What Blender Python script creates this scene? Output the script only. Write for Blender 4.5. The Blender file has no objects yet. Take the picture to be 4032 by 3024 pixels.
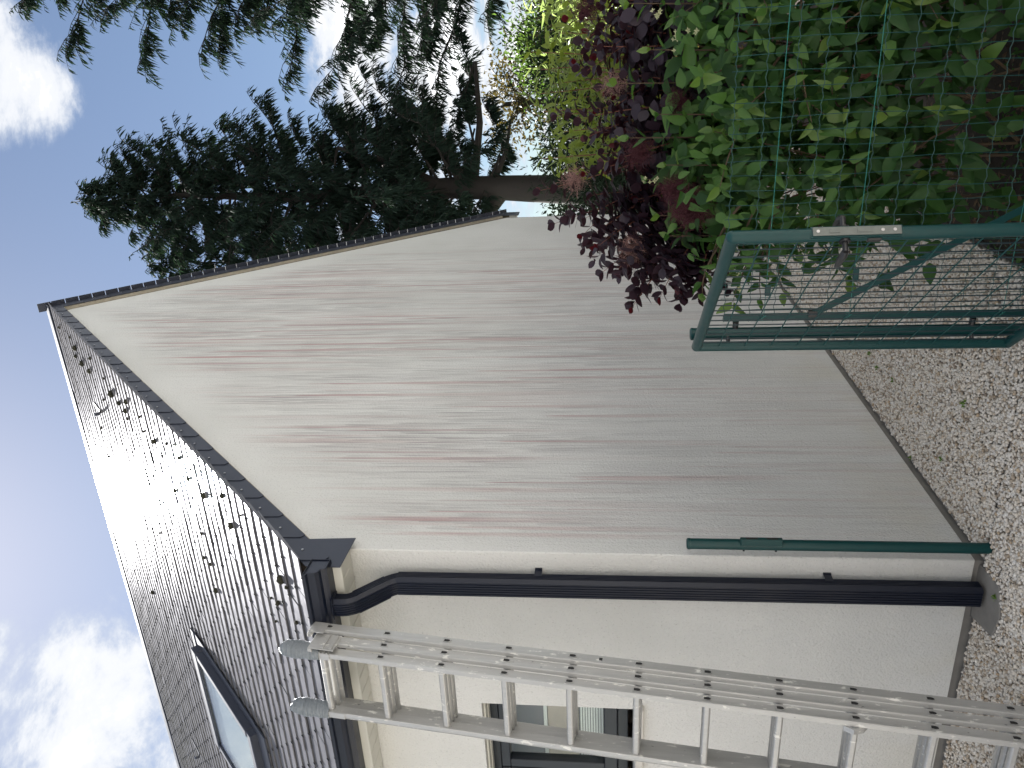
import bpy, bmesh, math, random
import numpy as np
from mathutils import Vector, Matrix
random.seed(7)
rng = np.random.default_rng(11)
scene = bpy.context.scene
col = scene.collection

# ------------------------------------------------------------------ camera (phone held upright, picture stored on its side)
CAM = np.array([2.185, -3.159, 1.6])
cd = bpy.data.cameras.new('camera')
cd.sensor_fit = 'HORIZONTAL'; cd.sensor_width = 36.0; cd.lens = 3168.24 / 4032 * 36
cd.clip_start = 0.05; cd.clip_end = 2000
cam = bpy.data.objects.new('camera', cd); col.objects.link(cam)
yaw, pitch, roll = -0.3978, 0.1184, -0.0071
fw = Vector((math.sin(yaw)*math.cos(pitch), math.cos(yaw)*math.cos(pitch), math.sin(pitch)))
rt = Vector((math.cos(yaw), -math.sin(yaw), 0)); up = rt.cross(fw)
c_, s_ = math.cos(roll), math.sin(roll)
rt, up = c_*rt + s_*up, -s_*rt + c_*up
m = Matrix((-up, rt, -fw)).transposed().to_4x4()      # image right = world down
m.translation = Vector(CAM)
cam.matrix_world = m
scene.camera = cam

# ------------------------------------------------------------------ sun, sky, exposure
SUN_EL, SUN_AZ = math.radians(46.0), math.radians(-38.3)     # azimuth from +Y towards +X
sdir = Vector((math.sin(SUN_AZ)*math.cos(SUN_EL), math.cos(SUN_AZ)*math.cos(SUN_EL), math.sin(SUN_EL)))
sd = bpy.data.lights.new('sun', 'SUN'); sd.energy = 5.0; sd.angle = math.radians(0.55); sd.color = (1, .97, .92)
so = bpy.data.objects.new('sun', sd); col.objects.link(so)
so.rotation_euler = sdir.to_track_quat('Z', 'Y').to_euler(); so.location = (-8, 10, 16)

EXPOSURE = 2.45
scene.view_settings.view_transform = 'Standard'; scene.view_settings.look = 'None'
scene.view_settings.exposure = EXPOSURE; scene.view_settings.gamma = 1.0
scene.view_settings.use_curve_mapping = False


class G:
    """small helper that writes node graphs as expressions"""
    def __init__(s, tree): s.t = tree; s.n = tree.nodes; s.l = tree.links
    def node(s, kind, **kw):
        n = s.n.new(kind)
        for k, v in kw.items(): setattr(n, k, v)
        return n
    def put(s, sock, v):
        if hasattr(v, 'is_linked') or isinstance(v, bpy.types.NodeSocket): s.l.new(v, sock)
        elif isinstance(v, (tuple, list)):
            sock.default_value = tuple(v) + ((1,) if sock.type == 'RGBA' and len(v) == 3 else ())
        else: sock.default_value = v
    def m(s, op, a, b=None, c=None, clamp=False):
        n = s.node('ShaderNodeMath', operation=op, use_clamp=clamp)
        for i, v in enumerate((a, b, c)):
            if v is not None: s.put(n.inputs[i], v)
        return n.outputs[0]
    def v(s, op, a, b=None):
        n = s.node('ShaderNodeVectorMath', operation=op)
        s.put(n.inputs[0], a)
        if b is not None: s.put(n.inputs[1], b)
        return n.outputs['Value'] if op in ('DOT_PRODUCT', 'LENGTH') else n.outputs[0]
    def xyz(s, x, y, z):
        n = s.node('ShaderNodeCombineXYZ'); s.put(n.inputs[0], x); s.put(n.inputs[1], y); s.put(n.inputs[2], z); return n.outputs[0]
    def sep(s, v):
        n = s.node('ShaderNodeSeparateXYZ'); s.l.new(v, n.inputs[0]); return n.outputs
    def noise(s, vec, scale, detail=3, rough=.55, dim='3D', dist=0):
        n = s.node('ShaderNodeTexNoise', noise_dimensions=dim)
        if vec is not None: s.l.new(vec, n.inputs['Vector'])
        n.inputs['Scale'].default_value = scale; n.inputs['Detail'].default_value = detail
        n.inputs['Roughness'].default_value = rough; n.inputs['Distortion'].default_value = dist
        return n.outputs['Fac']
    def voro(s, vec, scale, feature='F1', out='Distance'):
        n = s.node('ShaderNodeTexVoronoi', feature=feature); s.l.new(vec, n.inputs['Vector']); n.inputs['Scale'].default_value = scale
        return n.outputs[out]
    def white(s, vec, dim='2D'):
        n = s.node('ShaderNodeTexWhiteNoise', noise_dimensions=dim); s.l.new(vec, n.inputs['Vector']); return n.outputs['Value']
    def ramp(s, f, lo, hi, a=0.0, b=1.0):
        n = s.node('ShaderNodeMapRange', interpolation_type='SMOOTHSTEP')
        s.put(n.inputs[0], f); s.put(n.inputs[1], lo); s.put(n.inputs[2], hi); s.put(n.inputs[3], a); s.put(n.inputs[4], b); return n.outputs[0]
    def mix(s, f, a, b, mode='MIX'):
        n = s.node('ShaderNodeMix', data_type='RGBA', blend_type=mode)
        s.put(n.inputs[0], f); s.put(n.inputs[6], a); s.put(n.inputs[7], b); return n.outputs[2]
    def bump(s, h, strength=.5, dist=.01, normal=None):
        n = s.node('ShaderNodeBump'); s.put(n.inputs['Height'], h); n.inputs['Strength'].default_value = strength; n.inputs['Distance'].default_value = dist
        if normal is not None: s.l.new(normal, n.inputs['Normal'])
        return n.outputs[0]


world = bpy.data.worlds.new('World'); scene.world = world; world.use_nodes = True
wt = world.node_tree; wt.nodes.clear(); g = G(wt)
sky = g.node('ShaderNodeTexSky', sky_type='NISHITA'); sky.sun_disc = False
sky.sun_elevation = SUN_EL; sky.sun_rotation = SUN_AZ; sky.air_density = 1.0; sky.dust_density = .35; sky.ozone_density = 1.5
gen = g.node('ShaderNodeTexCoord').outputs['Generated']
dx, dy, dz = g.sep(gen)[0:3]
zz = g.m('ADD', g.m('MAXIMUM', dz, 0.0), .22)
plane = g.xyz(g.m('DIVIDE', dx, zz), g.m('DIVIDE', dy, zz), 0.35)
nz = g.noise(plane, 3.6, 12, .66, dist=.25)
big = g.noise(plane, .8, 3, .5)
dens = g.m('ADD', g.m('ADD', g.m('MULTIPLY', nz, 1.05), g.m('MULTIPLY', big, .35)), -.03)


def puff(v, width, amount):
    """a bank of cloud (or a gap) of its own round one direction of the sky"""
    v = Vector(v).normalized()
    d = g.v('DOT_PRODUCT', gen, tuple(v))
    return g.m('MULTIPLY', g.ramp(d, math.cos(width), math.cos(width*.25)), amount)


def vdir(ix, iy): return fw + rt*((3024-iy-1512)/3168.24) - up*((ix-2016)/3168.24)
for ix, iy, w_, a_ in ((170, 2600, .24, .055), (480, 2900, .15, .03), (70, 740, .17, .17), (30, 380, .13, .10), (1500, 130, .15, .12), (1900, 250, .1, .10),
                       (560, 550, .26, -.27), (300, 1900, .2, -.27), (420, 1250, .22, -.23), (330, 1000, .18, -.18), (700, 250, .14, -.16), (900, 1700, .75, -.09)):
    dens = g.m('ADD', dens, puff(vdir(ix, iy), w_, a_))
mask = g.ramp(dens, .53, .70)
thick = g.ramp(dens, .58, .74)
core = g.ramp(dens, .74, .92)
cloud = g.mix(core, g.mix(thick, (2.5, 2.75, 3.2), (3.7, 3.75, 3.85)), (12.5, 12.5, 12.5))  # bright cores, mainly outside the view, added as fill light
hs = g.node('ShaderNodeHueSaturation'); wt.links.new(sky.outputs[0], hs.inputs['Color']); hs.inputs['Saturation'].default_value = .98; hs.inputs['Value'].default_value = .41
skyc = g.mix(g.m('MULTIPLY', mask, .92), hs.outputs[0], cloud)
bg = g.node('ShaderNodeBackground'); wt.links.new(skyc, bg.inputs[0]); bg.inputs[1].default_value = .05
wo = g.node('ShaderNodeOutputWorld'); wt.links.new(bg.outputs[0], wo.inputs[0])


# ------------------------------------------------------------------ materials
def newmat(name):
    mt = bpy.data.materials.new(name); mt.use_nodes = True
    t = mt.node_tree; t.nodes.clear(); g = G(t)
    out = g.node('ShaderNodeOutputMaterial'); b = g.node('ShaderNodeBsdfPrincipled'); t.links.new(b.outputs[0], out.inputs[0])
    return mt, g, b, out


def P(g, b, **kw):
    names = dict(base='Base Color', rough='Roughness', metal='Metallic', spec='Specular IOR Level', normal='Normal', coat='Coat Weight')
    for k, v in kw.items(): g.put(b.inputs[names[k]], v)


def pos(g): return g.node('ShaderNodeNewGeometry').outputs['Position']
def objc(g): return g.node('ShaderNodeTexCoord').outputs['Object']


def simple(name, base, rough=.6, metal=0, spec=.5, var=.12, scale=12, bumps=0, bscale=60):
    mt, g, b, _ = newmat(name)
    p = objc(g)
    n = g.noise(p, scale, 4)
    f = g.m('MULTIPLY_ADD', n, 2*var, 1-var)
    rgb = g.node('ShaderNodeRGB'); rgb.outputs[0].default_value = tuple(base)+(1,)
    P(g, b, base=g.v('SCALE', rgb.outputs[0]) if False else g.mix(1.0, rgb.outputs[0], g.xyz(f, f, f), 'MULTIPLY'), metal=metal, spec=spec,
      rough=g.m('MULTIPLY_ADD', n, .2, rough-.1))
    if bumps: P(g, b, normal=g.bump(g.noise(p, bscale, 3), bumps, .003))
    return mt


def streaks(g, y, z, n, L, seed, keep, wob):
    """rain streaks: each begins at a sharp tip and fades downwards"""
    u = g.m('ADD', g.m('MULTIPLY', y, n), g.m('MULTIPLY', g.noise(g.xyz(g.m('MULTIPLY', y, 1.3), g.m('MULTIPLY', z, .16), seed), 1.7, 2), wob))
    cu = g.m('FLOOR', u); fu = g.m('SUBTRACT', u, cu)
    r1 = g.white(g.xyz(cu, seed, 0))
    w = g.m('ADD', g.m('DIVIDE', z, L), g.m('MULTIPLY', r1, 7.3))
    cw = g.m('FLOOR', w); t = g.m('SUBTRACT', 1.0, g.m('SUBTRACT', w, cw))          # 0 at the tip
    r2 = g.white(g.xyz(g.m('ADD', cu, g.m('MULTIPLY', cw, 17.13)), seed+3.1, 0))
    half = g.m('MULTIPLY', g.m('MINIMUM', g.m('MULTIPLY', g.m('POWER', t, .5), 1.6), 1.0), .5)
    d = g.m('ABSOLUTE', g.m('SUBTRACT', fu, .5))
    prof = g.ramp(d, g.m('MULTIPLY', half, .35), g.m('MULTIPLY', half, .9), 1.0, 0.0)
    fade = g.m('MULTIPLY', g.ramp(t, 0.0, .04), g.m('POWER', g.m('SUBTRACT', 1.0, t), 1.15))
    on = g.ramp(r2, 1-keep, 1-keep*.45)
    return g.m('MULTIPLY', g.m('MULTIPLY', prof, fade), on)


def wall_material():
    mt, g, b, _ = newmat('rendered_wall')
    geo = g.node('ShaderNodeNewGeometry'); p = geo.outputs['Position']
    x, y, z = g.sep(p)[0:3]
    nx = g.sep(geo.outputs['True Normal'])[0]
    gable = g.ramp(nx, .5, .9)
    s_big = g.noise(p, .9, 3)
    s_fine = g.noise(p, 90, 3, .6)
    base = g.mix(g.ramp(s_big, .3, .7), (.60, .602, .585), (.66, .662, .648))
    base = g.mix(g.ramp(s_fine, .56, .78), base, (.42, .42, .405))
    # yellowish stain at the front wall's foot and under the eave
    base = g.mix(g.m('MULTIPLY', g.m('MULTIPLY', g.ramp(z, .0, .55, 1, 0), g.ramp(g.noise(p, 2.2, 2), .4, .65)), .25), base, (.55, .50, .36))
    under = g.m('SUBTRACT', g.m('SUBTRACT', 6.97, g.m('MULTIPLY', g.m('ABSOLUTE', g.m('SUBTRACT', y, 4.03)), .9866)), z)    # depth below the verge
    wobn = g.noise(g.xyz(g.m('MULTIPLY', y, 3.1), g.m('MULTIPLY', z, .5), 4), 1.0, 3)
    reach = g.m('MULTIPLY', g.ramp(under, .1, .9), g.m('MULTIPLY', g.ramp(y, .0, .25), g.ramp(y, 7.2, 4.6)))
    lowfade = g.ramp(z, .2, 2.6, .3, 1.0)
    cover = g.m('MULTIPLY', g.m('MULTIPLY', reach, lowfade), gable)
    patch = g.ramp(wobn, .35, .62)
    # soft grey wash of columns
    wash = g.noise(g.xyz(g.m('MULTIPLY', y, 9), g.m('MULTIPLY', z, .35), 9), 1.0, 5, .62)
    base = g.mix(g.m('MULTIPLY', g.m('MULTIPLY', g.ramp(wash, .45, .72), cover), .26), base, (.46, .44, .44))
    pinkwash = g.noise(g.xyz(g.m('MULTIPLY', y, 6), g.m('MULTIPLY', z, .3), 23), 1.0, 4, .6)
    base = g.mix(g.m('MULTIPLY', g.m('MULTIPLY', g.ramp(pinkwash, .5, .74), cover), .34), base, (.50, .40, .385))
    for n, L, seed, keep, wob, colr, amt in ((30, 1.1, 1.0, .55, 1.4, (.31, .295, .31), .6), (41, .42, 5.0, .6, 1.4, (.27, .26, .27), .62), (58, .3, 8.0, .55, 1.6, (.28, .27, .28), .6),
                                             (14, 2.4, 12.0, .48, .9, (.42, .235, .235), .95), (26, 1.5, 15.0, .38, 1.1, (.42, .255, .255), .85), (30, .6, 27.0, .5, 1.5, (.30, .29, .295), .7), (75, .35, 31.0, .5, 1.6, (.24, .235, .24), .7), (5, 2.3, 19.0, .5, .7, (.36, .345, .355), .5)):
        st = streaks(g, y, z, n, L, seed, keep, wob)
        base = g.mix(g.m('MULTIPLY', g.m('MULTIPLY', st, cover), g.m('MULTIPLY', g.m('MULTIPLY_ADD', patch, .7, .3), amt)), base, colr)
    v1 = g.voro(p, 95)
    h = g.m('ADD', g.m('MULTIPLY', g.noise(p, 70, 4, .65), 1.0), g.m('MULTIPLY', v1, .5))
    P(g, b, base=base, rough=.93, spec=.2, normal=g.bump(h, .8, .006))
    return mt


M = {}
M['wall'] = wall_material()
M['anthracite'] = simple('anthracite_paint', (.030, .036, .055), .45, var=.08)
M['pipe'] = simple('dark_blue_pipe_paint', (.005, .008, .019), .38, spec=.4, var=.08)
M['cream'] = simple('cream_plastic', (.53, .525, .475), .45, var=.05)
M['timber'] = simple('pale_timber', (.36, .325, .26), .8, var=.25, scale=25, bumps=.3)
M['deck'] = simple('roof_deck_wood', (.10, .08, .06), .9)
M['steel'] = simple('steel', (.45, .45, .46), .35, metal=.9)
M['green'] = simple('green_paint', (.0018, .040, .041), .36, var=.12, scale=30, spec=.35)
M['wire'] = simple('green_wire', (.008, .060, .058), .45, var=.1, spec=.3)
M['tension'] = simple('bright_green_wire', (.02, .17, .14), .35)
M['mesh'] = simple('pale_green_wire', (.03, .085, .075), .4)
M['navy_wire'] = simple('dark_wire', (.004, .018, .026), .4)
M['black'] = simple('black_plastic', (.02, .02, .022), .35)
M['galv'] = simple('galvanised_steel', (.15, .165, .155), .5, metal=.3, var=.25, scale=60)
M['rubber'] = simple('rubber', (.02, .02, .02), .7)
M['concrete'] = simple('grey_concrete', (.20, .19, .175), .9, var=.3, scale=14, bumps=.4)
M['moss'] = simple('dark_moss', (.028, .028, .016), .95, var=.4, scale=60, bumps=.8, bscale=200)
M['bark'] = simple('bark', (.020, .017, .015), .95, var=.4, scale=9, bumps=.8, bscale=14)
M['twig'] = simple('reddish_twig', (.16, .055, .035), .7)
M['stem'] = simple('brown_stem', (.09, .06, .035), .8)
M['soil'] = simple('dark_soil', (.028, .021, .015), 1.0, var=.4, scale=20, bumps=.9, bscale=50)
M['litter'] = simple('dead_leaf', (.10, .065, .035), .9, var=.35, scale=8)
M['frame'] = simple('window_frame_paint', (.022, .027, .036), .35, var=.05)
M['stone'] = simple('pale_sill_stone', (.55, .53, .49), .8, var=.1)
M['room'] = simple('room_wall', (.55, .47, .42), .9, var=.05)  # pinkish beige of the building mirrored in the window, used as wall colour
M['blind_and_reflection'] = simple('white_blind_and_reflection', (.8, .8, .8), .6, var=.03)
M['grey_panel'] = simple('grey_pane_backing', (.20, .19, .21), .6, var=.05)
M['white_petal'] = simple('cream_petal', (.36, .37, .20), .6, var=.1)


def slate_material():
    mt, g, b, _ = newmat('dark_slate')
    oi = g.node('ShaderNodeObjectInfo').outputs['Random']
    p = pos(g)
    cell = g.noise(p, 3.0, 4)
    lich = g.noise(p, 26, 4, .65)
    base = g.mix(cell, (.055, .055, .06), (.085, .082, .082))
    base = g.mix(g.m('MULTIPLY', g.ramp(lich, .62, .8), .5), base, (.17, .16, .13))
    r = g.m('ADD', g.m('MULTIPLY_ADD', g.noise(p, 8, 4), .14, .25), g.m('MULTIPLY', g.ramp(lich, .55, .8), .15))
    nb = g.bump(g.noise(p, 45, 4), .12, .003)
    P(g, b, base=base, rough=.9, spec=0.0, normal=nb)
    gl = g.node('ShaderNodeBsdfGlossy'); g.put(gl.inputs['Roughness'], r); g.put(gl.inputs['Normal'], nb); gl.inputs[0].default_value = (.92, .93, 1, 1)
    mx = g.node('ShaderNodeMixShader'); g.put(mx.inputs[0], g.m('MULTIPLY_ADD', cell, .08, .115))
    mt.node_tree.links.new(b.outputs[0], mx.inputs[1]); mt.node_tree.links.new(gl.outputs[0], mx.inputs[2]); mt.node_tree.links.new(mx.outputs[0], _.inputs[0])
    return mt


M['slate'] = slate_material()


def alu_material():
    mt, g, b, _ = newmat('weathered_aluminium')
    p = objc(g)
    st = g.noise(g.v('MULTIPLY', p, (60, 60, 4)), 1.0, 4)
    n = g.noise(p, 5, 4)
    base = g.mix(st, (.40, .40, .395), (.54, .54, .53))
    base = g.mix(g.m('MULTIPLY', g.ramp(n, .4, .7), .45), base, (.50, .495, .475))
    spl = g.ramp(g.noise(g.v('MULTIPLY', p, (34, 34, 13)), 1.0, 5, .62), .60, .66)
    spl2 = g.ramp(g.noise(g.v('MULTIPLY', p, (80, 80, 22)), 1.0, 4, .6), .66, .72)
    paint = g.m('MAXIMUM', spl, g.m('MULTIPLY', spl2, .8))
    base = g.mix(g.m('MULTIPLY', paint, .8), base, (.74, .735, .69))
    dk = g.ramp(g.noise(g.v('MULTIPLY', p, (50, 50, 30)), 1.0, 3, .6), .69, .74)
    base = g.mix(g.m('MULTIPLY', dk, .7), base, (.10, .10, .11))
    P(g, b, base=base, metal=g.m('MULTIPLY_ADD', paint, -.55, .6), rough=g.m('MULTIPLY_ADD', n, .25, .38), normal=g.bump(st, .1, .002))
    return mt


M['alu'] = alu_material()


def tape_material():
    mt, g, b, _ = newmat('grey_duct_tape')
    p = objc(g)
    w = g.noise(g.v('MULTIPLY', p, (14, 14, 90)), 1.0, 5, .6, dist=1.2)
    P(g, b, base=g.mix(w, (.13, .15, .165), (.27, .295, .315)), rough=.3, spec=.6, metal=.15, normal=g.bump(w, .9, .012))
    return mt


M['tape'] = tape_material()


def glass_material():
    mt, g, b, out = newmat('window_glass')
    t = mt.node_tree
    tr = g.node('ShaderNodeBsdfTransparent'); tr.inputs[0].default_value = (.93, .96, .945, 1)
    gl = g.node('ShaderNodeBsdfGlossy'); gl.inputs['Roughness'].default_value = .01
    lw = g.node('ShaderNodeLayerWeight'); lw.inputs['Blend'].default_value = .5
    fr = g.m('MULTIPLY_ADD', g.m('POWER', lw.outputs['Facing'], 5.0), .9, .045)
    mx = g.node('ShaderNodeMixShader'); t.links.new(fr, mx.inputs[0]); t.links.new(tr.outputs[0], mx.inputs[1]); t.links.new(gl.outputs[0], mx.inputs[2])
    t.links.new(mx.outputs[0], out.inputs[0]); t.nodes.remove(b)
    return mt


M['glass'] = glass_material()


def leaf_material(name, a, bcol, trans, rough=.42, vein=True, spec=.5, tw=.4):
    mt, g, b, out = newmat(name)
    t = mt.node_tree
    oi = g.node('ShaderNodeObjectInfo').outputs['Random']
    at = g.node('ShaderNodeAttribute', attribute_name='tint').outputs['Fac']
    p = pos(g)
    f = g.m('FRACT', g.m('ADD', g.m('ADD', oi, at), g.m('MULTIPLY', g.noise(p, 3.5, 2), .8)))
    base = g.mix(f, a, bcol)
    n = g.noise(p, 60, 3)
    base = g.mix(g.m('MULTIPLY', n, .3), base, tuple(v*.6 for v in a))
    P(g, b, base=base, rough=rough, spec=spec, normal=g.bump(n, .25, .004))
    tl = g.node('ShaderNodeBsdfTranslucent'); g.put(tl.inputs[0], g.mix(f, trans, tuple(v*.75 for v in trans)))
    mx = g.node('ShaderNodeMixShader'); mx.inputs[0].default_value = tw
    t.links.new(b.outputs[0], mx.inputs[1]); t.links.new(tl.outputs[0], mx.inputs[2]); t.links.new(mx.outputs[0], out.inputs[0])
    return mt


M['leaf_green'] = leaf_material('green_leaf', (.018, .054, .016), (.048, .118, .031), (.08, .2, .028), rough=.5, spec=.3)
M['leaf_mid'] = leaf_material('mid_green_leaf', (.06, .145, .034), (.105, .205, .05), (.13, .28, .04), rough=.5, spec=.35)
M['leaf_dark'] = leaf_material('dark_evergreen_leaf', (.010, .018, .012), (.02, .032, .02), (.015, .03, .012), rough=.8, tw=.15, spec=.1)
M['leaf_young'] = leaf_material('young_green_leaf', (.10, .19, .04), (.16, .25, .055), (.18, .32, .04))
M['leaf_purple'] = leaf_material('purple_leaf', (.024, .017, .027), (.042, .027, .040), (.09, .010, .014), rough=.5, tw=.2, spec=.35)
M['leaf_red'] = leaf_material('fresh_red_leaf', (.05, .007, .012), (.075, .009, .014), (.16, .008, .012), tw=.4)
M['leaf_yellow'] = leaf_material('yellow_green_leaf', (.15, .22, .035), (.25, .31, .05), (.34, .44, .055), tw=.5)
M['leaf_willow'] = leaf_material('pale_narrow_leaf', (.14, .21, .06), (.24, .31, .11), (.30, .40, .11), tw=.5)
M['leaf_ball'] = leaf_material('light_green_foliage', (.045, .10, .02), (.08, .15, .03), (.11, .19, .03), tw=.4)
M['leaf_orange'] = leaf_material('yellow_brown_foliage', (.035, .032, .010), (.05, .038, .012), (.09, .07, .016), tw=.4)
M['leaf_conifer'] = leaf_material('dark_conifer_needle', (.013, .024, .019), (.026, .042, .031), (.02, .04, .018), rough=.9, tw=.2, spec=.05)
M['leaf_brown'] = leaf_material('brownish_conifer_needle', (.06, .06, .022), (.11, .09, .03), (.20, .18, .04), rough=.6, tw=.35)
M['plume'] = simple('dark_red_plume', (.075, .018, .026), .8, var=.3)
M['plume_pale'] = simple('pale_pink_plume', (.34, .20, .18), .8, var=.3)
M['grass'] = leaf_material('grass_blade', (.05, .09, .02), (.09, .13, .03), (.15, .25, .04))


def gravel_material(name, attr):
    mt, g, b, _ = newmat(name)
    p = pos(g)
    if attr:
        f = g.node('ShaderNodeAttribute', attribute_name='tint').outputs['Fac']
        n = g.noise(p, 140, 3)
    else:
        f = g.voro(p, 62, out='Color'); f = g.sep(f)[0]
        n = g.noise(p, 140, 3)
    cr = g.node('ShaderNodeValToRGB'); g.put(cr.inputs[0], f)
    e = cr.color_ramp.elements
    e[0].position = 0; e[0].color = (.22, .18, .145, 1); e[1].position = 1; e[1].color = (.82, .80, .76, 1)
    for ps, c in ((.07, (.42, .345, .265)), (.16, (.52, .45, .37)), (.22, (.44, .32, .20)), (.28, (.69, .63, .55)), (.55, (.74, .69, .615)), (.8, (.74, .70, .65)), (.93, (.75, .72, .67))):
        k = e.new(ps); k.color = c + (1,)
    base = g.mix(g.m('MULTIPLY', n, .35), cr.outputs[0], (.42, .375, .315))
    if attr: P(g, b, base=base, rough=.75, spec=.35)
    else:
        P(g, b, base=g.mix(.5, g.mix(.5, base, (.20, .19, .175)), (.34, .325, .30)), rough=.9, normal=g.bump(g.voro(p, 62), 1.0, .02))
    return mt


M['gravel'] = gravel_material('pale_gravel_stone', True)
M['gravel_bed'] = gravel_material('gravel_bed', False)
M['ground'] = simple('rough_grass_ground', (.07, .085, .035), 1.0, var=.4, scale=3, bumps=.8, bscale=30)


# ------------------------------------------------------------------ mesh helpers
class MB:
    def __init__(s): s.v = []; s.f = []; s.sm = False
    def add(s, vs, fs):
        o = len(s.v); s.v += [tuple(v) for v in vs]; s.f += [tuple(i+o for i in f) for f in fs]; return s
    def box(s, a, b):
        (x0, y0, z0), (x1, y1, z1) = a, b
        return s.add([(x0, y0, z0), (x1, y0, z0), (x1, y1, z0), (x0, y1, z0), (x0, y0, z1), (x1, y0, z1), (x1, y1, z1), (x0, y1, z1)],
                     [(3, 2, 1, 0), (4, 5, 6, 7), (0, 1, 5, 4), (1, 2, 6, 5), (2, 3, 7, 6), (3, 0, 4, 7)])
    def obox(s, o, ax, ay, az, hx, hy, hz):
        o = Vector(o); X, Y, Z = Vector(ax)*hx, Vector(ay)*hy, Vector(az)*hz
        return s.add([o-X-Y-Z, o+X-Y-Z, o+X+Y-Z, o-X+Y-Z, o-X-Y+Z, o+X-Y+Z, o+X+Y+Z, o-X+Y+Z],
                     [(3, 2, 1, 0), (4, 5, 6, 7), (0, 1, 5, 4), (1, 2, 6, 5), (2, 3, 7, 6), (3, 0, 4, 7)])
    def prism(s, poly, d, axis):
        """poly: list of 3D points (planar), extruded by vector d"""
        n = len(poly); d = Vector(d)
        vs = [Vector(p) for p in poly] + [Vector(p)+d for p in poly]
        return s.add(vs, [tuple(range(n-1, -1, -1)), tuple(range(n, 2*n))] + [(i, (i+1) % n, n+(i+1) % n, n+i) for i in range(n)])
    def tube(s, pts, r, n=6, cap=True, r2=None):
        pts = [Vector(p) for p in pts]; k = len(pts)
        rs = r if isinstance(r, (list, tuple)) else [r]*k
        prev = None; vs = []
        for i, p in enumerate(pts):
            t = (pts[min(i+1, k-1)] - pts[max(i-1, 0)]).normalized()
            if prev is None:
                a = Vector((0, 0, 1)) if abs(t.z) < .9 else Vector((1, 0, 0)); u = t.cross(a).normalized()
            else:
                u = (prev - t*prev.dot(t)).normalized()
            prev = u; w = t.cross(u)
            for j in range(n):
                a = 2*math.pi*j/n; vs.append(p + (u*math.cos(a) + w*math.sin(a))*rs[i])
        fs = [(i*n+j, i*n+(j+1) % n, (i+1)*n+(j+1) % n, (i+1)*n+j) for i in range(k-1) for j in range(n)]
        if cap: fs += [tuple(range(n-1, -1, -1)), tuple((k-1)*n+j for j in range(n))]
        return s.add(vs, fs)
    def sweep(s, prof, frames, closed=True, cap=True):
        """prof: 2D points; frames: list of (origin, u, v)"""
        n = len(prof); vs = []
        for o, u, v in frames:
            o, u, v = Vector(o), Vector(u), Vector(v)
            vs += [o + u*a + v*b for a, b in prof]
        k = len(frames)
        fs = [(i*n+j, i*n+(j+1) % n, (i+1)*n+(j+1) % n, (i+1)*n+j) for i in range(k-1) for j in range(n if closed else n-1)]
        if cap and closed: fs += [tuple(range(n-1, -1, -1)), tuple((k-1)*n+j for j in range(n))]
        return s.add(vs, fs)
    def mesh(s, name, mat, smooth=False, base=(0, 0, 0), bevel=0):
        me = bpy.data.meshes.new(name)
        b = Vector(base)
        me.from_pydata([tuple(Vector(v)-b) for v in s.v], [], s.f)
        bm = bmesh.new(); bm.from_mesh(me)
        bmesh.ops.recalc_face_normals(bm, faces=bm.faces)
        if bevel:
            bmesh.ops.bevel(bm, geom=[e for e in bm.edges if e.calc_face_angle(0) > .6], offset=bevel, segments=1, affect='EDGES', profile=.5)
        bm.to_mesh(me); bm.free()
        if mat: me.materials.append(mat)
        if smooth:
            me.polygons.foreach_set('use_smooth', [True]*len(me.polygons))
            try: me.set_sharp_from_angle(angle=math.radians(40))
            except Exception: pass
        return me
    def build(s, name, mat, parent=None, smooth=False, bevel=0, base=None):
        if base is None: base = world_loc(parent) if parent else (0, 0, 0)
        return link(name, s.mesh(name, mat, smooth, base, bevel), parent)


BASE = {}
def world_loc(o):
    p = Vector((0, 0, 0))
    while o is not None: p += o.location; o = o.parent
    return p


def link(name, me, parent=None, matrix=None):
    o = bpy.data.objects.new(name, me); col.objects.link(o)
    if parent is not None: o.parent = parent
    if matrix is not None:
        o.matrix_basis = Matrix.Translation(-world_loc(parent)) @ matrix if parent is not None else matrix
    return o


def thing(name, label, cat, loc=(0, 0, 0), group=None):
    o = bpy.data.objects.new(name, None); col.objects.link(o); o.location = loc
    o.empty_display_size = .1
    o['label'] = label; o['category'] = cat
    if group: o['group'] = group
    return o


def bulk(name, V, F, mat, parent=None, tint=None, smooth=False, kind=None, base=None, mats=None, mat_idx=None):
    """V (n,3), F (m,k) arrays -> one object"""
    me = bpy.data.meshes.new(name)
    V = np.asarray(V, np.float32); F = np.asarray(F, np.int32)
    b = np.array(base if base is not None else (world_loc(parent) if parent else (0, 0, 0)), np.float32)
    me.vertices.add(len(V)); me.vertices.foreach_set('co', (V-b).ravel())
    k = F.shape[1]
    me.loops.add(F.size); me.loops.foreach_set('vertex_index', F.ravel())
    me.polygons.add(len(F)); me.polygons.foreach_set('loop_start', np.arange(0, F.size, k, dtype=np.int32))
    try: me.polygons.foreach_set('loop_total', np.full(len(F), k, np.int32))
    except Exception: pass
    me.polygons.foreach_set('use_smooth', np.full(len(F), bool(smooth)))
    for mm in (mats or [mat]): me.materials.append(mm)
    if mat_idx is not None: me.polygons.foreach_set('material_index', np.asarray(mat_idx, np.int32))
    me.update(calc_edges=True)
    if tint is not None:
        a = me.attributes.new('tint', 'FLOAT', 'POINT'); a.data.foreach_set('value', np.asarray(tint, np.float32))
    o = link(name, me, parent)
    if kind: o['kind'] = kind
    return o


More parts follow.
